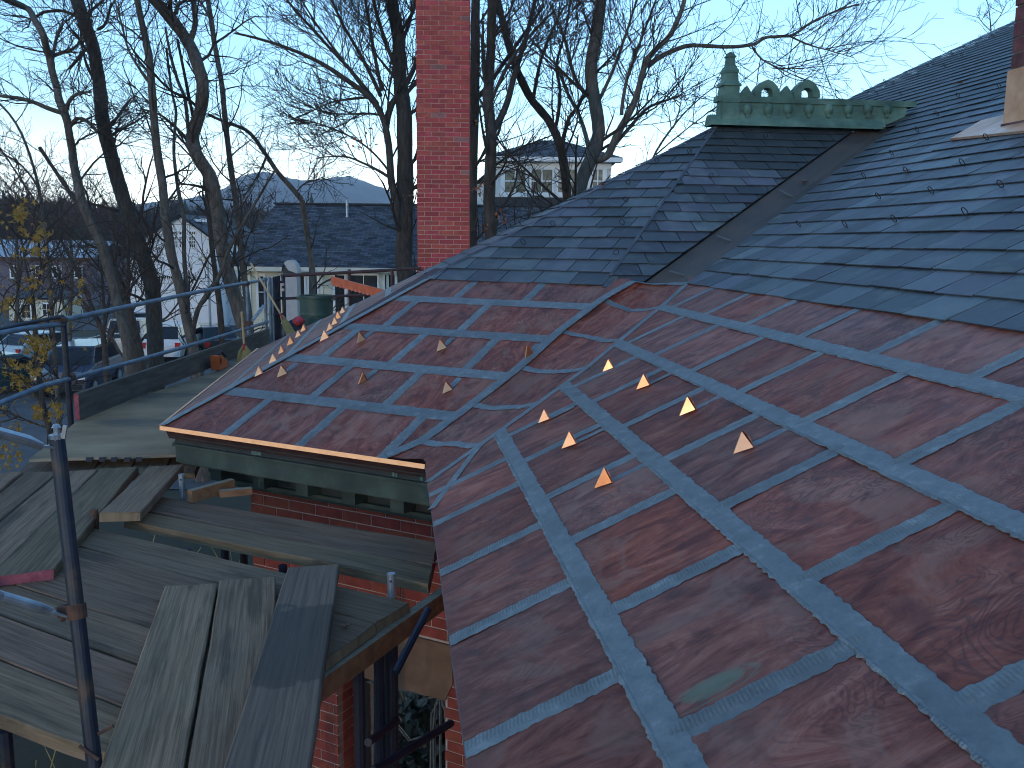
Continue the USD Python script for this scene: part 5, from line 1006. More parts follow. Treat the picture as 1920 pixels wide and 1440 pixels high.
# ---------------------------------------------------------------- neighbouring houses
def shingles(name, c1, c2, c3, sc=1.0):
    M[name] = usdkit.material(stage, '/World/Looks/' + name, {'st': ('attribute', {'attribute': 'st'}), 'b': ('brick_texture', {'color1': c1, 'color2': c2, 'mortar': c3, 'scale': 1.0, 'mortar_size': .012, 'mortar_smooth': .3, 'bias': 0., 'brick_width': .34 * sc, 'row_height': .15 * sc, 'offset': .5}),
        'n': ('noise_texture', {'scale': 3.0, 'detail': 6.0}), 'm': ('mix_color', {'fac': .35, 'blend_type': 'overlay'}), 'p': ('principled_bsdf', {'roughness': .85})}, [('st.vector', 'b.vector'), ('st.vector', 'n.vector'), ('b.color', 'm.a'), ('n.color', 'm.b'), ('m.result', 'p.base_color')], surface='p.BSDF')
shingles('shingle', (.014, .017, .024), (.085, .095, .115), (.008, .010, .013))
def siding(name, col, pitch=.13):
    M[name] = usdkit.material(stage, '/World/Looks/' + name, {'gm': ('geometry', {}), 's': ('separate_xyz', {}), 'd': ('math', {'math_type': 'divide', 'value2': pitch}), 'f': ('math', {'math_type': 'fraction'}), 'b': ('bump', {'strength': .8, 'distance': .02}), 'n': ('noise_texture', {'scale': .8, 'detail': 6.0}),
        'r': ('rgb_ramp', {'ramp': [(.3, tuple(c * .88 for c in col)), (.7, col)]}), 'p': ('principled_bsdf', {'roughness': .6})}, [('gm.position', 's.vector'), ('s.z', 'd.value1'), ('d.value', 'f.value1'), ('f.value', 'b.height'), ('b.normal', 'p.normal'), ('gm.position', 'n.vector'), ('n.fac', 'r.fac'), ('r.color', 'p.base_color')], surface='p.BSDF')
siding('siding_cream', (.60, .59, .47)); siding('siding_white', (.76, .78, .80)); siding('siding_pale', (.58, .62, .62)); siding('siding_purple', (.11, .10, .14))
surf('trim_white', g((.3, (.60, .62, .62)), (.7, (.70, .72, .72))), nscale=2, rough=.6)
surf('trim_cream', g((.3, (.52, .52, .44)), (.7, (.62, .62, .54))), nscale=2, rough=.6)
surf('roof_blue', g((.3, (.22, .28, .34)), (.7, (.34, .42, .48))), nscale=1.5, rough=.5)
surf('window_dark', g((.3, (.010, .012, .016)), (.7, (.025, .028, .034))), nscale=1.0, rough=.12)
surf('window_warm', g((.3, (.06, .055, .045)), (.5, (.13, .115, .08)), (.7, (.24, .21, .14))), nscale=2.4, rough=.15)
surf('snow', g((.3, (.75, .8, .85)), (.7, (.8, .84, .88))), nscale=3, rough=.7)
class House:
    def __init__(s, name, label, px_l, px_r, dep_l, dep_r=None):
        s.t = thing(name, label, 'house'); a, b = at(*px_l, dep_l), at(*px_r, dep_r or dep_l); s.o = np.array([a[0], a[1], 0]); s.x = nrm((b - a) * [1, 1, 0]); s.y = np.array([-s.x[1], s.x[0], 0]); s.w = np.linalg.norm((b - a)[:2])
    def P(s, a, d, z): return s.o + s.x * a + s.y * d + Z * z
    def az(s, x, y, d=0.0): P = on(x, y, s.y, s.o + s.y * d); return (P - s.o) @ s.x, P[2]
    def blk(s, mb, a0, a1, d0, d1, z0, z1): mb.hexa([s.P(a0, d0, z0), s.P(a1, d0, z0), s.P(a1, d1, z0), s.P(a0, d1, z0), s.P(a0, d0, z1), s.P(a1, d0, z1), s.P(a1, d1, z1), s.P(a0, d1, z1)]); return mb
    def window(s, x0, y0, x1, y1, mat='window_dark', nx=2, ny=2, trim='trim_white', d=0.0, fr=.09, mun=.03, parent=None):
        a0, z1 = s.az(x0, y0, d); a1, z0 = s.az(x1, y1, d); fm = MB()
        s.blk(fm, a0 - fr, a1 + fr, d - .05, d + .02, z1, z1 + fr * 1.2); s.blk(fm, a0 - fr, a1 + fr, d - .07, d + .02, z0 - fr, z0); s.blk(fm, a0 - fr, a0, d - .045, d + .02, z0 + .002, z1 - .002); s.blk(fm, a1, a1 + fr, d - .045, d + .02, z0 + .002, z1 - .002)
        f = fm.build('window', trim, parent or s.t); p = s.blk(MB(), a0 + .001, a1 - .001, d - .012, d + .02, z0 + .001, z1 - .001).build('pane', mat, f) if parent is None else s.blk(MB(), a0 + .001, a1 - .001, d - .012, d + .02, z0 + .001, z1 - .001).build('pane', mat, s.t)
        mm = MB()
        for i in range(1, nx): a = a0 + (a1 - a0) * i / nx; s.blk(mm, a - mun / 2, a + mun / 2, d - .03, d - .013, z0, z1)
        for i in range(1, ny): z = z0 + (z1 - z0) * i / ny; s.blk(mm, a0, a1, d - .034, d - .0125, z - mun / 2, z + mun / 2)
        if mm.n: mm.build('glazing_bars', trim, f)
    def roofquad(s, mb, pts, th=.12):
        pts = np.array(pts); n = nrm(np.cross(pts[1] - pts[0], pts[-1] - pts[0])); n = n * np.sign(n[2]) if abs(n[2]) > 1e-6 else n
        k = len(pts); u = nrm(pts[1] - pts[0]); v = np.cross(n, u); uv = np.stack([(pts - pts[0]) @ u, (pts - pts[0]) @ v], -1)
        f = [(0, i, i + 1) for i in range(1, k - 1)]; j = (np.arange(k) + 1) % k
        mb.add(np.vstack([pts, pts - n * th]), np.vstack([f, np.array(f)[:, ::-1] + k, np.stack([np.arange(k), np.arange(k) + k, j + k], 1), np.stack([np.arange(k), j + k, j], 1)]), np.vstack([uv, uv]))
# long cream house
H2 = House('cream_house', 'long cream clapboard house with a dark shingle roof behind the scaffold', (445, 500), (1150, 508), 36., 36.)
ze = H2.az(445, 499)[1]; zr = H2.az(600, 383.5, 4.6)[1]; a_r0 = H2.az(518, 383, 4.6)[0]
mb = MB(); H2.blk(mb, 0, H2.w, 0, 9.2, 0, ze - .02); mb.build('wall', 'siding_cream', H2.t)
mb = MB(); H2.roofquad(mb, [H2.P(-.35, -.4, ze + .02), H2.P(H2.w + .4, -.4, ze + .02), H2.P(H2.w - 2, 4.6, zr), H2.P(a_r0, 4.6, zr)]); rf = mb.build('roof', 'shingle', H2.t)
mb = MB(); H2.roofquad(mb, [H2.P(H2.w + .4, 9.6, ze + .02), H2.P(-.35, 9.6, ze + .02), H2.P(a_r0, 4.6, zr), H2.P(H2.w - 2, 4.6, zr)]); H2.roofquad(mb, [H2.P(-.35, 9.6, ze + .02), H2.P(-.35, -.4, ze + .02), H2.P(a_r0, 4.6, zr)]); mb.build('rear_slope', 'shingle', rf)
mb = MB(); H2.blk(mb, -.36, H2.w + .4, -.46, -.40, ze - .17, ze + .0); mb.build('fascia', 'trim_cream', H2.t)
mb = MB(); H2.blk(mb, -.36, H2.w + .4, -.399, -.001, ze - .19, ze - .15); mb.build('soffit', 'trim_cream', H2.t)
mb = MB(); H2.blk(mb, a_r0 - .1, H2.w - 2, 4.5, 4.7, zr - .0, zr + .07); mb.build('ridge_cap', 'slate_dark', rf)
for x in (468, 603, 727): a = H2.az(x, 520)[0]; mb = MB(); H2.blk(mb, a - .05, a + .05, -.06, .0, .0, ze - .192); mb.build('downpipe' if x != 603 else 'corner_board', 'trim_cream', H2.t)
H2.window(484, 518, 496, 577, 'window_dark', 1, 2); H2.window(562, 517, 572, 590, 'window_dark', 1, 2); H2.window(580, 517, 596, 590, 'window_dark', 1, 2); H2.window(628, 516, 647, 590, 'window_dark', 1, 1); H2.window(656, 516, 708, 588, 'window_dark', 2, 1); H2.window(722, 515, 741, 590, 'window_dark', 1, 1)
pv_ = MB(); b = H2.az(651, 407, 3.6); pb_ = H2.P(b[0], 3.6, b[1]); pv_.tube([pb_ - Z * .5, pb_ + Z * .02], .10, 10); pv_.tube([pb_, pb_ + Z * .75], .055, 10); pv_.build('vent_pipe', 'galv', rf)
# white gabled barn
H1 = House('white_barn', 'white gabled building with paned windows beyond the car park', (271, 590), (409, 590), 58.)
zg = H1.az(340, 405.5)[1]; ag = H1.az(340, 405.5)[0]; zl, zr1 = H1.az(271, 450)[1], H1.az(409, 451)[1]
mb = MB(); ft = [(0, 0), (H1.w, 0), (H1.w, zr1), (ag, zg), (0, zl)]; k = 5; F_ = [H1.P(a, 0, z) for a, z in ft] + [H1.P(a, 11, z) for a, z in ft]; mb.add(F_, [(0, 1, 2), (0, 2, 3), (0, 3, 4), (5, 7, 6), (5, 8, 7), (5, 9, 8)]); mb.add(F_, [(i, i + 5, (i + 1) % 5 + 5, (i + 1) % 5) for i in range(5)]); mb.build('wall', 'siding_white', H1.t)
sl_l = (zg - zl) / ag; mb = MB(); H1.roofquad(mb, [H1.P(-.35, -.35, zl - .35 * sl_l + .13), H1.P(ag, -.35, zg + .13), H1.P(ag, 11.3, zg + .13), H1.P(-.35, 11.3, zl - .35 * sl_l + .13)]); H1.roofquad(mb, [H1.P(ag + .002, -.35, zg + .13), H1.P(H1.w + .35, -.35, zr1 - .25 + .13), H1.P(H1.w + .35, 11.3, zr1 - .25 + .13), H1.P(ag + .002, 11.3, zg + .13)]); r1 = mb.build('roof', 'shingle', H1.t)
mb = MB(); H1.blk(mb, ag + .3, ag + 1.2, 1., 1.8, zg - .32, zg - .12); mb.build('snow_patch', 'snow', r1)
for x0, x1 in ((322, 332), (336.5, 347), (355, 366.5)): H1.window(x0, 434.5, x1, 439.5, nx=3, ny=1, fr=.05, mun=.03); H1.window(x0, 444.5, x1, 463.5, nx=3, ny=3, fr=.05, mun=.04)
for i in range(8): H1.window(298 + i * 7.7, 517.5, 304 + i * 7.7, 522.5, nx=2, ny=1, fr=.04)
mb = MB(); a0, z0 = H1.az(362.5, 525.5); a1, z1 = H1.az(366, 518.5); H1.blk(mb, a0, a1, -.10, .0, z0, z1); mb.build('wall_lamp', 'slate_dark', H1.t)
mb = MB(); aw0, zw0 = H1.az(222, 482); H1.blk(mb, aw0, -.002, 1.5, 8, 0, zw0); mb.build('side_wing', 'siding_white', H1.t)
mb = MB(); H1.roofquad(mb, [H1.P(aw0 - .3, 1.2, zw0), H1.P(-.002, 1.2, zw0 + .25), H1.P(-.002, 8, zw0 + 1.2), H1.P(aw0 - .3, 8, zw0 + 1.0)]); mb.build('wing_roof', 'shingle', H1.t)
mb = MB(); aw1, zw1 = H1.az(436, 470); H1.blk(mb, H1.w + .002, aw1, 2, 9, 0, zw1); mb.build('side_wing', 'siding_white', H1.t)
mb = MB(); H1.blk(mb, -.02, H1.w + .02, -.03, .0, 0, .35); mb.build('base_board', 'trim_cream', H1.t)
# hip-roofed house up behind
H3 = House('hip_roof_house', 'pale house with a low hip roof and paired windows, behind the cream house', (929, 303), (1146, 306), 46.)
ze3 = H3.az(929, 302.5)[1]; zr3 = H3.az(1030, 263, 3.2)[1]; ar0 = H3.az(1012, 264, 3.2)[0]; ar1 = H3.az(1052, 264, 3.2)[0]
mb = MB(); H3.blk(mb, 0, H3.w, 0, 7, 0, ze3); mb.build('wall', 'siding_pale', H3.t)
mb = MB(); o_ = .5; e_ = [H3.P(-o_, -o_, ze3 + .22), H3.P(H3.w + o_, -o_, ze3 + .22), H3.P(H3.w + o_, 7 + o_, ze3 + .22), H3.P(-o_, 7 + o_, ze3 + .22)]; R0_, R1_ = H3.P(ar0, 3.2, zr3), H3.P(ar1, 3.2, zr3)
for qd in ([e_[0], e_[1], R1_, R0_], [e_[1], e_[2], R1_], [e_[2], e_[3], R0_, R1_], [e_[3], e_[0], R0_]): H3.roofquad(mb, qd, .05)
mb.build('roof', 'shingle', H3.t)
mb = MB(); H3.blk(mb, -o_ - .02, H3.w + o_ + .02, -o_ - .05, -o_ - .002, ze3 - .02, ze3 + .2); H3.blk(mb, -.02, H3.w + .02, -.06, -.001, ze3 - .32, ze3 - .022); mb.build('fascia', 'trim_white', H3.t)
mb = MB(); H3.blk(mb, -o_, H3.w + o_, -o_ - .001, .0, ze3 - .0215, ze3 + .02); mb.build('soffit', 'trim_white', H3.t)
for x0, x1 in ((947, 985), (997, 1035), (1047, 1080), (1112, 1129)): H3.window(x0, 318, x1, 361, 'window_warm', 2 if x1 - x0 > 20 else 2, 2, fr=.22, mun=.06)
mb = MB(); a0, z0 = H3.az(930, 382); H3.blk(mb, -.0, H3.w + .0, -.35, -.07, z0 - .1, H3.az(930, 370)[1]); mb.build('base_band', 'slate_dark', H3.t)
mb = MB(); aw, zw = H3.az(893, 350); H3.blk(mb, aw, -.003, 1., 6, 0, zw + .2); mb.build('side_wing', 'siding_pale', H3.t)
mb = MB(); ap_ = H3.az(893, 325); H3.roofquad(mb, [H3.P(aw - .4, .7, zw), H3.P(-.003, .7, zw + 1.2), H3.P(-.003, 6.3, zw + 1.2), H3.P(aw - .4, 6.3, zw)], .1); mb.build('wing_roof', 'trim_white', H3.t)
# low building at the left edge
H4 = House('low_building', 'long low building with a pale blue roof at the far left', (-90, 520), (172, 520), 75.)
z4 = H4.az(0, 482)[1]; z4r = H4.az(0, 449, 4)[1]; mb = MB(); H4.blk(mb, 0, H4.w, 0, 8, 0, z4); mb.build('wall', 'siding_purple', H4.t)
mb = MB(); H4.roofquad(mb, [H4.P(-.4, -.4, z4), H4.P(H4.w + .3, -.4, z4), H4.P(H4.w + .3, 4, z4r), H4.P(-.4, 4, z4r)]); H4.roofquad(mb, [H4.P(H4.w + .3, 8.4, z4), H4.P(-.4, 8.4, z4), H4.P(-.4, 4, z4r), H4.P(H4.w + .3, 4, z4r)]); mb.build('roof', 'roof_blue', H4.t)
mb = MB(); H4.blk(mb, -.4, H4.w + .3, -.46, -.401, z4 - .25, z4 + .02); mb.build('fascia', 'rust', H4.t)
for x in (-20, 20, 60, 100, 140): H4.window(x, 500, x + 14, 520, fr=.1)
H5 = House('pale_shed', 'low pale shed at the back of the car park behind the yellow maple', (18, 600), (118, 600), 62.)
z5 = H5.az(50, 558)[1]; mb = MB(); H5.blk(mb, 0, H5.w, 0, 3, 0, z5); mb.build('wall', 'siding_cream', H5.t); mb = MB(); H5.roofquad(mb, [H5.P(-.2, -.2, z5), H5.P(H5.w + .2, -.2, z5), H5.P(H5.w + .2, 3.2, z5 + .5), H5.P(-.2, 3.2, z5 + .5)]); mb.build('roof', 'shingle', H5.t); H5.window(40, 572, 58, 596, fr=.1); H5.window(80, 570, 96, 590, fr=.1)

# street lamp in the car park
lp = thing('car_park_lamp', 'tall grey car park lamp with a boxy cream head in front of the white barn', 'street lamp'); b = at(394, 600, 45.); mb = MB(); zt = at(394, 489, 45.)[2]; mb.tube([(b[0], b[1], 0), (b[0], b[1], zt)], [.07, .055], 8); mb.build('lamp_post', 'galv', lp)
mb = MB(); mb.box((b[0] - .16, b[1], zt + .1), (.40, .34, .22)); mb.build('lamp_head', 'trim_cream', lp)

# ---------------------------------------------------------------- parked cars
def paint(name, col): M[name] = usdkit.material(stage, '/World/Looks/' + name, {'gm': ('geometry', {}), 'n': ('noise_texture', {'scale': 3.0, 'detail': 5.0}), 'r': ('rgb_ramp', {'ramp': [(.3, tuple(c * .85 for c in col)), (.7, col)]}), 'p': ('principled_bsdf', {'roughness': .3, 'coat_weight': .5, 'coat_roughness': .08})}, [('gm.position', 'n.vector'), ('n.fac', 'r.fac'), ('r.color', 'p.base_color')], surface='p.BSDF')
paint('car_navy', (.012, .018, .040)); paint('car_silver', (.42, .44, .45)); paint('car_white', (.62, .65, .66)); paint('car_black', (.012, .013, .015)); paint('car_ice', (.36, .46, .50)); paint('car_beige', (.46, .43, .37)); paint('car_teal', (.02, .06, .07))
surf('car_glass', g((.3, (.006, .008, .010)), (.7, (.012, .014, .018))), nscale=2, rough=.05)
surf('tyre', g((.3, (.010, .010, .011)), (.7, (.018, .018, .02))), nscale=5, rough=.9)
surf('tail_red', g((.3, (.35, .012, .012)), (.7, (.45, .02, .02))), nscale=5, rough=.2)
surf('lamp_clear', g((.3, (.6, .62, .65)), (.7, (.7, .72, .75))), nscale=5, rough=.1)
KIND = {  # length, width, side profile of the lower body, cabin base/top
    'suv': (4.7, 1.86, [(0, .35), (0, .80), (.06, 1.0), (1.05, 1.08), (4.55, 1.08), (4.70, .85), (4.70, .36)], [(.95, 1.07), (1.75, 1.72), (4.1, 1.74), (4.55, 1.07)]),
    'hatch': (4.1, 1.72, [(0, .30), (0, .65), (.08, .82), (1.0, .95), (3.95, .98), (4.1, .75), (4.1, .32)], [(.9, .94), (1.65, 1.46), (3.2, 1.47), (3.9, .97)]),
    'sedan': (4.6, 1.78, [(0, .30), (0, .62), (.1, .78), (1.25, .92), (3.7, .95), (4.5, .90), (4.6, .7), (4.6, .32)], [(1.15, .91), (1.95, 1.42), (3.2, 1.42), (4.0, .93)]),
    'pickup': (5.4, 1.95, [(0, .42), (0, .90), (.06, 1.08), (1.35, 1.14), (5.36, 1.14), (5.4, .95), (5.4, .45)], [(1.25, 1.13), (1.95, 1.80), (3.2, 1.82), (3.5, 1.13)])}
def car(kind, label, mat, x, y, head, group='cars parked in the lot'):
    L, W_, prof, cab = KIND[kind]; t = thing('parked_' + ('pickup' if kind == 'pickup' else 'car'), label, 'pickup truck' if kind == 'pickup' else 'car', group)
    c, s = math.cos(head), math.sin(head)
    def T(v): v = np.asarray(v, float); v = v - [L / 2, 0, 0]; return np.stack([x + v[:, 0] * c - v[:, 1] * s, y + v[:, 0] * s + v[:, 1] * c, v[:, 2] + .004], -1)
    def loft(prof, ws, mb, inset=0.0):
        p = np.array(prof); k = len(p); v2, f2 = trimesh.creation.triangulate_polygon(Polygon(p), engine='earcut'); 
        j = (np.arange(k) + 1) % k
        rows_ = [np.c_[p[:, 0], np.full(k, w) * np.array(ws), p[:, 1]] for w in (-1, 1)]
        mb.add(T(np.vstack(rows_)), np.stack([np.arange(k), j, j + k, np.arange(k) + k], 1)[:, ::-1]); tri = np.array([[int(np.argmin(np.abs(p - v2[i]).sum(1))) for i in f] for f in f2]); mb.add(T(rows_[0]), tri); mb.add(T(rows_[1]), tri[:, ::-1])
    mb = MB(); hw = W_ / 2; loft(prof, [hw * (.90 if z < .5 else .96 if z < .7 else 1.0 if z < 1 else .95) for _, z in prof], mb); body = mb.build('body', mat, t)
    mb = MB(); loft(cab, [hw * .90, hw * .74, hw * .74, hw * .90], mb); mb.build('cabin', mat, t)
    b = np.array(cab)
    def gl(face, nm):
        mb = MB(); v = np.array(face); n = nrm(np.cross(v[1] - v[0], v[3] - v[0])); ce = v.mean(0); n = n * np.sign(n @ (ce - [L / 2, 0, 1.2])); mb.add(T(v + n * .012), [(0, 1, 2, 3)]); mb.build(nm, 'car_glass', t)
    lerp = lambda a, b_, f: np.asarray(a) * (1 - f) + np.asarray(b_) * f
    def quad(p, q, w0, w1): A_ = lerp(p, q, .10); B_ = lerp(p, q, .90); return [(A_[0], -w0 * .88, A_[1]), (A_[0], w0 * .88, A_[1]), (B_[0], w1 * .88, B_[1]), (B_[0], -w1 * .88, B_[1])]
    gl(quad(b[0], b[1], hw * .9, hw * .76), 'windscreen'); gl(quad(b[3], b[2], hw * .9, hw * .76), 'rear_window')
    for sg in (-1, 1):
        for f0, f1, nm in ((.06, .50, 'side_window'), (.53, .94, 'side_window')):
            lo0, lo1 = lerp(b[0], b[3], f0), lerp(b[0], b[3], f1); hi0, hi1 = lerp(b[1], b[2], max(0, f0)), lerp(b[1], b[2], f1); lo0, hi0 = lerp(lo0, hi0, .12), lerp(lo0, hi0, .88); lo1, hi1 = lerp(lo1, hi1, .12), lerp(lo1, hi1, .88)
            w = lambda z: hw * (.90 - .16 * (z - b[0][1]) / (b[1][1] - b[0][1])); gl([(p[0], sg * w(p[1]), p[1]) for p in (lo0, lo1, hi1, hi0)], nm)
    if kind == 'pickup': mb = MB(); mb.add(T([(3.55, -hw * .86, 1.145), (5.3, -hw * .86, 1.145), (5.3, hw * .86, 1.145), (3.55, hw * .86, 1.145)]), [(0, 1, 2, 3)]); mb.build('bed_floor', 'tyre', t)
    rw = .36 if kind in ('suv', 'pickup') else .31
    for wx in (L * .19, L * .80):
        for sg in (-1, 1):
            m_ = trimesh.creation.cylinder(rw, .22, sections=18); v = m_.vertices[:, [0, 2, 1]] + [wx, sg * (hw - .12), rw]; w_ = obj('wheel', (T(v), m_.faces[:, ::-1]), 'tyre', t); m_ = trimesh.creation.cylinder(rw * .6, .236, sections=12); v = m_.vertices[:, [0, 2, 1]] + [wx, sg * (hw - .12), rw]; obj('rim', (T(v), m_.faces[:, ::-1]), 'galv', w_)
    def bx_(c_, sz, nm, m2): mb = MB(); mb.box(c_, sz); mb.v = [T(v) for v in mb.v]; mb.build(nm, m2, t)
    zl_ = prof[2][1] - .18
    for sg in (-1, 1): bx_((.04, sg * hw * .74, zl_), (.10, .36, .15), 'headlight', 'lamp_clear'); bx_((L - .03, sg * hw * .82, prof[-2][1] + .02), (.09, .22, .26), 'tail_light', 'tail_red'); bx_((b[0][0] + .35, sg * (hw + .05), b[0][1] + .06), (.12, .16, .12), 'mirror', mat)
    bx_((.02, 0, .48), (.08, W_ * .80, .16), 'front_bumper', 'car_black' if mat != 'car_navy' else 'tyre'); bx_((L - .02, 0, .50), (.10, W_ * .86, .16), 'rear_bumper', 'galv' if kind == 'pickup' else mat); bx_((.0, 0, .66), (.06, W_ * .44, .14), 'grille', 'tyre'); bx_((L + .005, 0, .72), (.02, .34, .12), 'number_plate', 'lamp_clear')
    return t
def pc(x, yb): p = toground(x, yb); return p[0], p[1]
HB = math.pi / 2
for kind, lab, mat, px_, hd in (
    ('suv', 'dark navy suv facing the building, roof whitened by frost', 'car_navy', (156, 732), HB + .12),
    ('pickup', 'silver beige pickup seen from behind, right of the navy suv', 'car_beige', (246, 668), -HB + 2 * HB + math.pi + .05),
    ('suv', 'white suv seen from behind between two leaning trunks', 'car_white', (336, 672), HB + math.pi + .02),
    ('hatch', 'ice blue hatchback with a red tail light behind the yellow maple', 'car_ice', (86, 682), HB + math.pi - .35),
    ('sedan', 'black sedan at the left edge behind the guard rail', 'car_black', (20, 678), HB + .25),
    ('sedan', 'teal car half out of frame below the guard rail at the left', 'car_teal', (-22, 738), HB - .5),
    ('sedan', 'dark sedan with a lit red tail light beside the thin dark trunk', 'car_black', (402, 664), HB + math.pi + .5),
    ('suv', 'silver suv beyond the pickup, mostly hidden by trunks', 'car_silver', (268, 640), HB + math.pi + .3)):
    car(kind, lab, mat, *pc(*px_), hd)

# ---------------------------------------------------------------- bare trees
surf('bark_grey', g((.3, (.050, .042, .036)), (.5, (.085, .072, .060)), (.7, (.13, .115, .10))), scale=(1, 1, .22), nscale=16, detail=7, rough=.95, bump=.9, bdist=.03, bscale=(1, 1, .16), bnscale=24, rand=.15)
surf('bark_dark', g((.3, (.024, .019, .016)), (.5, (.044, .035, .029)), (.7, (.070, .058, .048))), scale=(1, 1, .22), nscale=16, detail=7, rough=.95, bump=.8, bdist=.03, bscale=(1, 1, .16), bnscale=24, rand=.15)
surf('twig', g((.3, (.022, .016, .013)), (.7, (.045, .034, .027))), nscale=8, rough=.9, rand=.15)
surf('twig_brown', g((.3, (.040, .026, .022)), (.7, (.075, .050, .042))), nscale=8, rough=.9, rand=.15)
def smooth(pts, n=6):
    pts = np.asarray(pts, float); k = len(pts)
    if k < 3: t = np.linspace(0, 1, n + 1)[:, None]; return pts[0] + (pts[-1] - pts[0]) * t
    from scipy.interpolate import PchipInterpolator
    s = np.r_[0, np.cumsum(np.linalg.norm(np.diff(pts, axis=0), axis=1))]; return PchipInterpolator(s, pts, axis=0)(np.linspace(0, s[-1], (k - 1) * n + 1))
def grow(rn, mb, p, d, L, r, level, spec):
    """one crooked twig and what grows on it"""
    n = 6 if level < 2 else 4
    pts = [np.array(p)]; d = nrm(d); kink = spec['kink']
    for i in range(n):
        d = nrm(d + rn.normal(0, kink, 3) + np.array([0, 0, spec['up']])); pts.append(pts[-1] + d * L / n)
    rad = np.linspace(r, max(r * .35, spec['rmin']), n + 1); mb.tube(pts, rad, 5 if level == 0 else (4 if level == 1 else 3), False)
    if level >= spec['levels']: return
    m = spec['n'][level]
    for i in range(m):
        f = (i + rn.uniform(.3, 1.)) / m * .92 + .08; j = min(int(f * n), n - 1); q = pts[j] + (pts[j + 1] - pts[j]) * (f * n - j)
        a = nrm(pts[j + 1] - pts[j]); s = nrm(np.cross(a, rn.normal(0, 1, 3))); ang = rn.uniform(.5, 1.05)
        grow(rn, mb, q, a * math.cos(ang) + s * math.sin(ang), L * rn.uniform(.38, .62) * (1.1 - .5 * f), max(r * .55 * (1 - .4 * f), spec['rmin']), level + 1, spec)
SPEC = dict(kink=.17, up=.05, levels=2, n=(5, 3, 1), rmin=.0045)
def tree(label, depth, trunk, limbs=(), bark='bark_grey', seed=1, cat='tree', name='bare_tree', nb=16, bl=(1.0, 2.6), spec=SPEC, lim_b=9, group=None, low=.25, top=2.6, spread=1.0, twig='twig', avoid=None, ext=True):
    """trunk/limbs: (list of (px, py), width at its foot in px, width at its tip in px), foot first"""
    rn = np.random.default_rng(seed); t = thing(name, label, cat, group)
    def lift(pts, d0, dv): 
        n = len(pts); return np.array([at(x, y, d0 + dv * math.sin(1.7 * i + seed) * (i / max(1, n - 1)) + dv * .8 * i / max(1, n - 1)) for i, (x, y) in enumerate(pts)])
    pts, w0, w1 = trunk; P = lift(pts, depth, .5 * rn.uniform(-1, 1)); k = depth / FPX / 2
    foot = P[0].copy(); foot[2] = -.1; foot[:2] += (P[0] - P[1])[:2] * .15; P = np.vstack([[foot], P]) if P[0][2] > .05 else P
    if ext: P = np.vstack([P, P[-1] + nrm(P[-1] - P[-2]) * top])
    S = smooth(P); s = np.linspace(0, 1, len(S)); 
    hz = S[:, 2]; frac = np.clip((hz - max(P[1][2], 0)) / max(1e-6, (P[-2] if ext else P[-1])[2] - max(P[1][2], 0)), 0, 1.4)
    rad = k * (w0 + (w1 - w0) * np.minimum(frac, 1.)) ; rad = np.where(frac > 1, rad * (1.0 - .8 * (frac - 1) / .4 * .4), rad); rad = rad * (1 + .55 * np.exp(-np.maximum(hz, 0) / .5)); rad = rad * (1 + .10 * (meshkit.fbm(np.c_[S * 1.3], 2) - .5))
    v, f = tube(S, rad, 12, True); dsp = (meshkit.fbm(v * [7, 7, 1.6], 3) - .5)[:, None] * .05 * np.repeat(rad, 12)[:, None] / .12; v = v + np.repeat(0 * S, 12, 0) + (v - np.repeat(S, 12, 0)) / np.maximum(np.repeat(rad, 12)[:, None], 1e-4) * dsp
    obj('trunk', (v, f), bark, t, 70)
    axes = [(S, rad, nb)]
    for lp_, a0, a1 in limbs:
        q = np.array([at(*lp_[0], depth)]); i = int(np.argmin(((S - q) ** 2).sum(1))); j = i; d0 = (S[i] - CAM) @ _F
        n = len(lp_); dv = rn.uniform(-1.2, 1.2) * .6; Q = np.array([at(x, y, d0 + dv * (m_ / max(1, n - 1))) for m_, (x, y) in enumerate(lp_)]); Q[0] = at(*lp_[0], d0)
        Sq = smooth(Q); rq = k * np.linspace(a0, a1, len(Sq)); v, f = tube(Sq, np.maximum(rq, .008), 8, True); obj('limb', (v, f), bark, t, 70); axes.append((Sq, rq, lim_b))
    mb = MB()
    for S_, r_, m in axes:
        n = len(S_)
        for i in range(m):
            f = low + (1 - low) * (i + rn.random()) / m; j = min(int(f * (n - 1)), n - 2)
            a = nrm(S_[j + 1] - S_[j]); sd = nrm(np.cross(a, rn.normal(0, 1, 3)) * [1, .8, .5]); ang = rn.uniform(.55, 1.2); L = rn.uniform(*bl) * (1.15 - .35 * f) * spread
            grow(rn, mb, S_[j], a * math.cos(ang) + sd * math.sin(ang) + Z * .12, L, float(np.clip(r_[j] * .28, .012, .045)), 0, spec)
    tag(mb.build('twigs', twig, t), kind='stuff'); return t
tree('twisting grey trunk at the far left with a long bare limb reaching left', 22., ([(245, 690), (215, 545), (185, 450), (163, 400), (147, 350), (137, 293), (128, 240), (113, 193), (105, 157), (93, 110), (83, 73), (65, 37), (50, 15), (20, 2)], 22, 11),
     [([(118, 212), (90, 203), (67, 193), (30, 183), (-20, 179)], 9, 5), ([(97, 125), (105, 75), (113, 52), (118, 45)], 7, 5), ([(98, 105), (110, 101), (135, 92), (150, 78), (155, 60)], 8, 3), ([(125, 205), (133, 185), (148, 176), (170, 172)], 8, 4), ([(130, 240), (150, 222), (172, 235), (182, 248)], 8, 6)], seed=3)
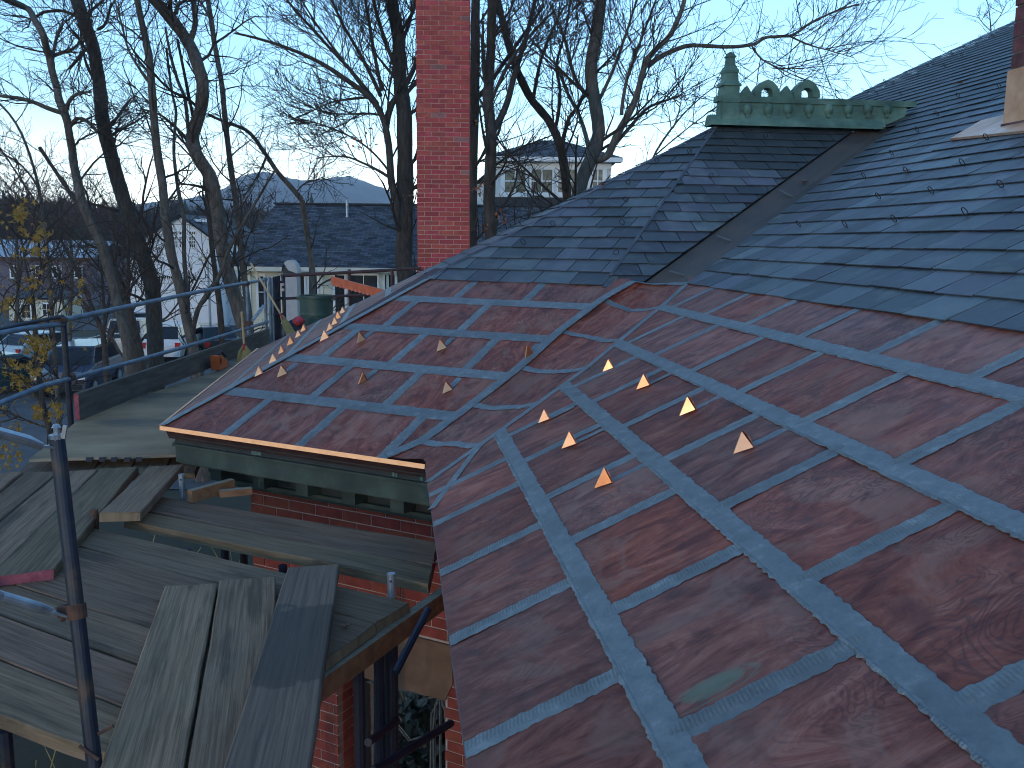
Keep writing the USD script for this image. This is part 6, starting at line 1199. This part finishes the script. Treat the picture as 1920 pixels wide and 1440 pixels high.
tree('thick dark trunk leaning left, second from the far left', 23., ([(292, 690), (290, 620), (285, 540), (265, 470), (247, 417), (227, 360), (213, 307), (197, 250), (190, 200), (185, 150), (177, 100), (160, 47), (142, -6)], 31, 23),
     [([(172, 40), (140, 28), (110, 20), (85, 22), (68, 32)], 7, 5), ([(176, 100), (165, 92), (142, 115), (130, 130)], 8, 5), ([(183, 55), (195, 48), (203, 30), (208, 5)], 6, 4), ([(208, 285), (216, 262), (216, 240)], 5, 3), ([(290, 600), (296, 560), (305, 520)], 5, 3)], seed=5, bark='bark_dark')
tree('straight slim trunk crossing in front of the white barn gable', 21., ([(370, 690), (355, 620), (340, 550), (318, 460), (310, 400), (303, 333), (293, 267), (287, 200), (280, 113), (270, 60), (256, -6)], 21, 12),
     [([(353, 590), (350, 540), (345, 470), (345, 410), (333, 350), (326, 267), (330, 217), (322, 170), (312, 90)], 9, 4), ([(283, 160), (262, 130), (240, 90), (228, 45), (215, 0)], 5, 3)], seed=8)
tree('sinuous grey trunk bending right then left above the white barn', 22., ([(475, 690), (450, 590), (430, 520), (415, 460), (407, 393), (397, 340), (370, 293), (360, 263), (373, 217), (380, 167), (367, 110), (347, 70), (317, 30), (284, -6)], 28, 21),
     [([(358, 74), (366, 40), (364, 10), (358, -10)], 11, 9), ([(330, 25), (333, 12), (341, 4)], 9, 6), ([(357, 262), (353, 240), (347, 187), (333, 150), (318, 95), (310, 50)], 8, 4), ([(353, 265), (325, 235), (295, 213), (262, 205)], 7, 3)], seed=11)
tree('slender upright trunk just right of the sinuous grey tree', 24., ([(475, 690), (470, 620), (460, 540), (452, 470), (443, 383), (433, 317), (423, 233), (417, 167), (400, 67), (389, -6)], 13, 9), [([(398, 45), (385, 18), (370, -5)], 6, 4)], seed=13, nb=20)
tree('thin dark trunk between the white barn and the sinuous tree', 23., ([(418, 690), (410, 560), (402, 500), (393, 420), (386, 340), (378, 300)], 13, 7), [], seed=14, bark='bark_dark', nb=10, ext=True, top=3.)
tree('small crooked tree with a limb arching left in front of the shingle roof', 25., ([(590, 640), (586, 560), (583, 480), (575, 430), (566, 375)], 14, 10), [([(566, 375), (545, 350), (520, 322), (500, 292), (460, 243), (420, 228), (390, 214)], 10, 5), ([(556, 362), (570, 345), (590, 338), (610, 330)], 3, 2), ([(500, 292), (488, 320), (470, 350), (455, 372)], 5, 2)], seed=17, nb=5, ext=False, bl=(.6, 1.6), lim_b=12)
tree('limb of a leaning sapling rising from the lot to the sinuous tree', 21., ([(360, 640), (368, 590), (392, 545), (410, 520), (425, 480), (440, 445), (452, 425)], 11, 6), [], seed=18, nb=9, top=1.6, bl=(.8, 2.))
tree('bare multi-stemmed tree standing in the car park at the left', 27., ([(200, 700), (195, 640), (170, 570), (140, 500), (115, 450), (95, 420)], 12, 4), [([(192, 630), (205, 560), (215, 500), (222, 430)], 7, 3), ([(185, 600), (150, 560), (110, 520), (80, 480)], 6, 3), ([(195, 640), (195, 570), (190, 500), (180, 420)], 6, 3), ([(200, 650), (225, 590), (245, 520), (255, 470)], 6, 3)], seed=21, bark='bark_dark', nb=14, lim_b=12, twig='twig_brown', bl=(.9, 2.2))
tree('rough brown trunk beside the pickup, lower part in view', 25., ([(262, 680), (250, 620), (235, 560), (212, 500), (190, 450), (170, 420)], 22, 10), [([(238, 560), (240, 500), (240, 440), (232, 390)], 9, 4)], seed=22, bark='bark_dark', nb=12, twig='twig_brown')
MS = dict(kink=.10, up=.07, levels=2, n=(6, 3, 2), rmin=.005)
tree('big dark maple with a fan of boughs, left of the tall chimney', 20., ([(764, 560), (757, 480), (760, 333), (759, 233), (750, 150), (747, 67), (733, -6)], 33, 24),
     [([(757, 470), (747, 393), (733, 333), (730, 283), (720, 227), (700, 190), (650, 150), (590, 112), (510, 80), (440, 62)], 17, 4), ([(724, 240), (735, 195), (757, 165), (775, 130), (782, 112)], 13, 9), ([(708, 195), (660, 135), (600, 70), (555, 20), (530, -10)], 8, 4), ([(714, 180), (680, 110), (640, 40), (618, -10)], 8, 4), ([(716, 170), (700, 90), (690, 30), (683, -10)], 8, 5), ([(744, 130), (720, 70), (705, 20), (698, -10)], 9, 6), ([(700, 190), (640, 110), (590, 40), (560, -10)], 6, 3), ([(720, 217), (690, 213), (650, 214), (607, 212)], 5, 2), ([(690, 183), (630, 190), (580, 210), (545, 225)], 5, 2), ([(733, 335), (690, 310), (640, 293), (593, 298)], 6, 2), ([(728, 320), (680, 270), (620, 240), (560, 222)], 4, 2), ([(747, 90), (765, 50), (778, 0)], 8, 5)], seed=31, bark='bark_dark', nb=14, lim_b=13, spec=MS, bl=(1.0, 2.4))
tree('dark trunk half hidden behind the right edge of the tall chimney', 21., ([(889, 560), (884, 460), (886, 300), (889, 200), (891, 100), (892, -6)], 22, 16), [([(890, 190), (915, 160), (950, 110), (985, 60), (1020, 10)], 9, 5), ([(886, 310), (905, 300), (940, 290)], 4, 2)], seed=33, bark='bark_dark', nb=16, spec=MS)
tree('straight dark trunk with a forked bough, just right of the tall chimney', 20., ([(920, 560), (921, 450), (917, 367), (921, 267), (915, 187), (920, 100), (923, -6)], 26, 16), [([(925, 245), (950, 195), (966, 135), (985, 75), (1005, -8)], 13, 7), ([(922, 190), (938, 150), (960, 110), (1000, 60), (1040, 20)], 7, 4), ([(915, 190), (908, 120), (905, 40)], 7, 4)], seed=34, bark='bark_dark', nb=16, spec=MS)
tree('dark curving trunk rising in front of the hip roofed house', 22., ([(1068, 520), (1063, 360), (1053, 283), (1033, 233), (997, 187), (977, 150), (953, 83), (932, -6)], 20, 12), [([(1053, 290), (1066, 225), (1086, 195), (1102, 165)], 9, 5), ([(1040, 245), (1050, 170), (1044, 125), (1060, 60), (1070, 0)], 7, 4), ([(1000, 190), (1010, 130), (1030, 70), (1060, 10)], 7, 4)], seed=36, bark='bark_dark', nb=14, spec=MS)
tree('thick grey trunk with spreading limbs right of the hip roofed house', 20., ([(1070, 520), (1087, 350), (1110, 293), (1123, 250), (1117, 200), (1108, 133), (1117, 67), (1128, -6)], 28, 21),
     [([(1120, 300), (1137, 293), (1157, 253), (1190, 190), (1214, 112), (1260, 60), (1285, -8)], 15, 8), ([(1140, 285), (1180, 240), (1215, 202), (1250, 188), (1273, 180)], 8, 4), ([(1214, 125), (1257, 97), (1300, 85), (1363, 88), (1413, 83), (1437, 70), (1480, 67), (1520, 43), (1570, 20), (1610, 8)], 10, 3), ([(1480, 67), (1520, 85), (1560, 96), (1600, 108)], 4, 1.5), ([(1410, 86), (1430, 112), (1465, 130), (1500, 146)], 4, 1.5), ([(1105, 285), (1090, 227), (1060, 165), (1047, 125)], 9, 5), ([(1112, 190), (1080, 150), (1055, 60), (1030, 5)], 8, 5), ([(1122, 190), (1150, 130), (1175, 60), (1195, -5)], 7, 4), ([(1165, 215), (1175, 150), (1200, 80), (1230, 0)], 7, 4)], seed=38, nb=14, lim_b=13, spec=MS)
tree('thin bare sapling leaning right above the bay hip', 19., ([(1190, 420), (1225, 295), (1260, 240), (1290, 205), (1330, 170), (1360, 150)], 6, 2), [([(1262, 240), (1275, 200), (1280, 160)], 3, 1.5), ([(1230, 290), (1290, 240), (1350, 195)], 3, 1.5)], seed=40, nb=9, bl=(.5, 1.2), lim_b=7, ext=False, low=.35)
tree('distant bare treetop beyond the main roof ridge', 34., ([(1862, 150), (1858, 60), (1853, 10), (1850, 0)], 3, 1.5), [([(1860, 60), (1840, 40), (1830, 25)], 2, 1), ([(1858, 50), (1875, 30), (1885, 10)], 2, 1)], seed=41, nb=8, bl=(.5, 1.2), lim_b=5, ext=False, low=.55)
tree('bare sapling at the far left edge with drooping twigs', 20., ([(95, 560), (80, 400), (62, 310), (35, 240), (5, 200), (-20, 180)], 8, 4), [([(70, 350), (40, 310), (0, 285), (-30, 270)], 4, 2), ([(85, 420), (50, 380), (10, 350)], 3, 2)], seed=43, nb=12, bl=(.8, 2.0), ext=False)
tree('bare brushy tree in front of the low blue roof', 40., ([(130, 640), (135, 500), (130, 420), (125, 380)], 8, 4), [([(132, 520), (105, 450), (90, 390)], 5, 2), ([(133, 500), (160, 430), (175, 380)], 5, 2)], seed=44, nb=22, lim_b=14, bl=(1.6, 3.6), twig='twig_brown', spec=dict(SPEC, rmin=.008), ext=False)
tree('bare brushy tree left of the white barn', 44., ([(215, 640), (218, 520), (212, 440), (205, 395)], 8, 4), [([(216, 530), (190, 460), (180, 400)], 5, 2), ([(217, 510), (238, 450), (250, 400)], 5, 2)], seed=45, nb=8, lim_b=6, bl=(1.6, 3.6), twig='twig_brown', spec=dict(SPEC, rmin=.008), ext=False)
tree('bare brushy tree at the left edge below the horizon', 42., ([(30, 640), (34, 520), (30, 430), (22, 385)], 8, 4), [([(33, 530), (5, 460), (-10, 400)], 5, 2), ([(33, 510), (60, 440), (75, 390)], 5, 2)], seed=46, nb=22, lim_b=14, bl=(1.6, 3.6), twig='twig_brown', spec=dict(SPEC, rmin=.008), ext=False)
tree('bare brushy tree between the white barn and the cream house', 50., ([(505, 640), (500, 480), (490, 420), (480, 390)], 8, 4), [([(500, 480), (475, 440), (465, 400)], 4, 2)], seed=47, nb=18, lim_b=10, bl=(1.4, 3.0), twig='twig_brown', spec=dict(SPEC, rmin=.008), ext=False)
# young maple that still holds its yellow leaves
M['leaf_yellow'] = usdkit.material(stage, '/World/Looks/leaf_yellow', {'gm': ('geometry', {}), 'r': ('rgb_ramp', {'ramp': [(0, (.30, .17, .03)), (.3, (.44, .25, .04)), (.55, (.42, .18, .045)), (.8, (.30, .10, .045)), (1, (.30, .21, .05))]}), 'd': ('principled_bsdf', {'roughness': .6}), 't': ('translucent_bsdf', {}), 'm': ('mix_closure', {'fac': .3})},
    [('gm.random_per_island', 'r.fac'), ('r.color', 'd.base_color'), ('r.color', 't.color'), ('d.BSDF', 'm.closure1'), ('t.BSDF', 'm.closure2')], surface='m.closure')
ym = tree('young maple holding a few yellow and orange leaves beyond the guard rail', 13.5, ([(96, 850), (93, 803), (80, 760), (72, 693), (66, 620), (60, 545)], 13, 7), [([(62, 550), (45, 480), (36, 410), (30, 370)], 5, 2), ([(62, 550), (76, 500), (72, 450), (60, 400)], 5, 2), ([(70, 660), (40, 600), (5, 555), (-20, 530)], 4, 2), ([(74, 700), (100, 620), (115, 560), (120, 520)], 4, 2), ([(82, 765), (50, 720), (20, 690), (-10, 665)], 4, 2), ([(86, 770), (110, 740), (120, 700)], 3, 2), ([(93, 803), (55, 790), (10, 770), (-20, 765)], 4, 2)], seed=51, bark='bark_dark', nb=10, lim_b=7, bl=(.4, 1.1), spec=dict(SPEC, rmin=.004, n=(4, 3, 2), levels=1), ext=False, name='yellow_maple')
rn = np.random.default_rng(52); lm = MB()
for cx, cy, sx, sy, n in ((40, 395, 14, 18, 30), (76, 440, 14, 18, 34), (68, 470, 8, 8, 14), (12, 572, 14, 14, 24), (62, 640, 14, 14, 26), (80, 650, 14, 18, 40), (58, 690, 16, 14, 26), (34, 712, 14, 14, 30), (72, 775, 14, 12, 24), (106, 770, 12, 14, 24), (20, 690, 16, 14, 14), (95, 728, 10, 8, 12), (10, 850, 26, 30, 34), (30, 800, 26, 20, 16), (45, 560, 40, 40, 20), (60, 500, 50, 40, 20), (20, 420, 30, 40, 14), (110, 600, 40, 50, 12), (60, 600, 60, 50, 22), (40, 740, 50, 50, 20), (152, 535, 10, 8, 5), (146, 565, 8, 6, 4)):
    for i in range(int(n * 1.5)):
        p = at(cx + rn.normal(0, sx * .6), cy + rn.normal(0, sy * .6), 13.5 + rn.normal(0, .35)); sz = rn.uniform(.032, .066); a = nrm(rn.normal(0, 1, 3)); b = nrm(np.cross(a, rn.normal(0, 1, 3))); c = np.cross(a, b); v = []
        for k_ in range(10): r = sz * ((1, .42)[k_ % 2]) * (1.15 if k_ in (0, 2, 8) else .9); ang = k_ * math.pi / 5; v.append(p + b * r * math.cos(ang) + c * r * math.sin(ang) + a * .25 * r * math.sin(2 * ang))
        lm.add(np.vstack([v, [p]]), [(k_, (k_ + 1) % 10, 10) for k_ in range(10)])
tag(lm.build('leaves', 'leaf_yellow', ym), kind='stuff')
# a few russet leaves still hanging near the maple and the trunks by the chimney
surf('leaf_russet', g((.3, (.14, .05, .025)), (.7, (.28, .11, .06))), nscale=6, rough=.8)
dl = MB()
for cx, cy, n, dp in ((665, 272, 16, 19.6), (692, 245, 7, 19.6), (700, 274, 8, 19.6), (898, 350, 26, 19.5), (905, 362, 20, 19.5), (895, 228, 6, 20), (938, 405, 16, 19), (942, 412, 10, 19), (770, 368, 14, 19.5), (905, 425, 12, 19)):
    for i in range(n):
        p = at(cx + rn.normal(0, 7), cy + rn.normal(0, 6), dp + rn.normal(0, .3)); sz = rn.uniform(.03, .055); a = nrm(rn.normal(0, 1, 3)); b = nrm(np.cross(a, rn.normal(0, 1, 3))); dl.add([p + a * sz, p + b * sz * .5, p - a * sz, p - b * sz * .5], [(0, 1, 2, 3)])
tag(dl.build('hanging_leaves', 'leaf_russet'), 'clusters of russet dead leaves still hanging by the tall chimney', None, kind='stuff')
# low brush and dead grass under the scaffold
br_ = MB()
for i in range(170):
    x, y = rs.uniform(-4.2, -.3), rs.uniform(2.5, 9.5)
    if rs.random() < .5: x = rs.uniform(-9, -2.5); y = rs.uniform(5, 16)
    h_ = rs.uniform(.3, 1.5); d = np.array([rs.uniform(-.4, .4), rs.uniform(-.4, .4), 1.]); br_.tube([(x, y, -.02), np.array([x, y, 0]) + d * h_ * .5, np.array([x, y, 0]) + d * h_ + np.array([rs.uniform(-.2, .2), rs.uniform(-.2, .2), 0])], [.008, .006, .004], 3, False)
tag(br_.build('dry_brush', 'straw'), kind='stuff')

# dark evergreen shrubs at the foot of the bay
surf('shrub_leaf', g((.3, (.010, .016, .008)), (.5, (.020, .030, .014)), (.7, (.035, .045, .020))), nscale=3, rough=.6)
for i, (x, y, r_, h_, lab) in enumerate(((-1.9, 4.6, 1.0, 1.9, 'dark evergreen shrub below the open gap in the plank deck'), (-2.4, 2.2, 1.0, 1.6, 'dark evergreen shrub under the near left corner of the deck'), (-3.6, 5.6, 1.1, 1.7, 'dark evergreen shrub below the plywood edge'))):
    t = thing('evergreen_shrub', lab, 'shrub'); rn = np.random.default_rng(60 + i); lm = MB()
    n = 2600; d = rn.normal(0, 1, (n, 3)); d /= np.linalg.norm(d, axis=1)[:, None]; rad = rn.uniform(.35, 1., n) ** .5 * (1 + .35 * (meshkit.fbm(d * 2.3 + i * 9, 3) - .5) * 2); c = np.array([x, y, h_ * .52]) + d * rad[:, None] * [r_, r_, h_ * .52]
    a = rn.normal(0, 1, (n, 3)); a /= np.linalg.norm(a, axis=1)[:, None]; b = np.cross(a, d); b /= np.maximum(np.linalg.norm(b, axis=1)[:, None], 1e-6); sz = rn.uniform(.03, .06, n)[:, None]
    V = np.stack([c + a * sz * 1.5, c + b * sz * .6, c - a * sz * 1.5, c - b * sz * .6], 1).reshape(-1, 3); lm.add(V, np.arange(4 * n).reshape(n, 4)); tag(lm.build('foliage', 'shrub_leaf', t), kind='stuff')
    mb = MB()
    for k_ in range(7): e = np.array([x, y, 0]) + np.array([rn.normal(0, r_ * .4), rn.normal(0, r_ * .4), h_ * .7]); mb.tube([(x, y, -.05), (np.array([x, y, 0]) + e) / 2 + rn.normal(0, .05, 3), e], [.03, .02, .01], 5, False)
    mb.build('stem', 'bark_dark', t)
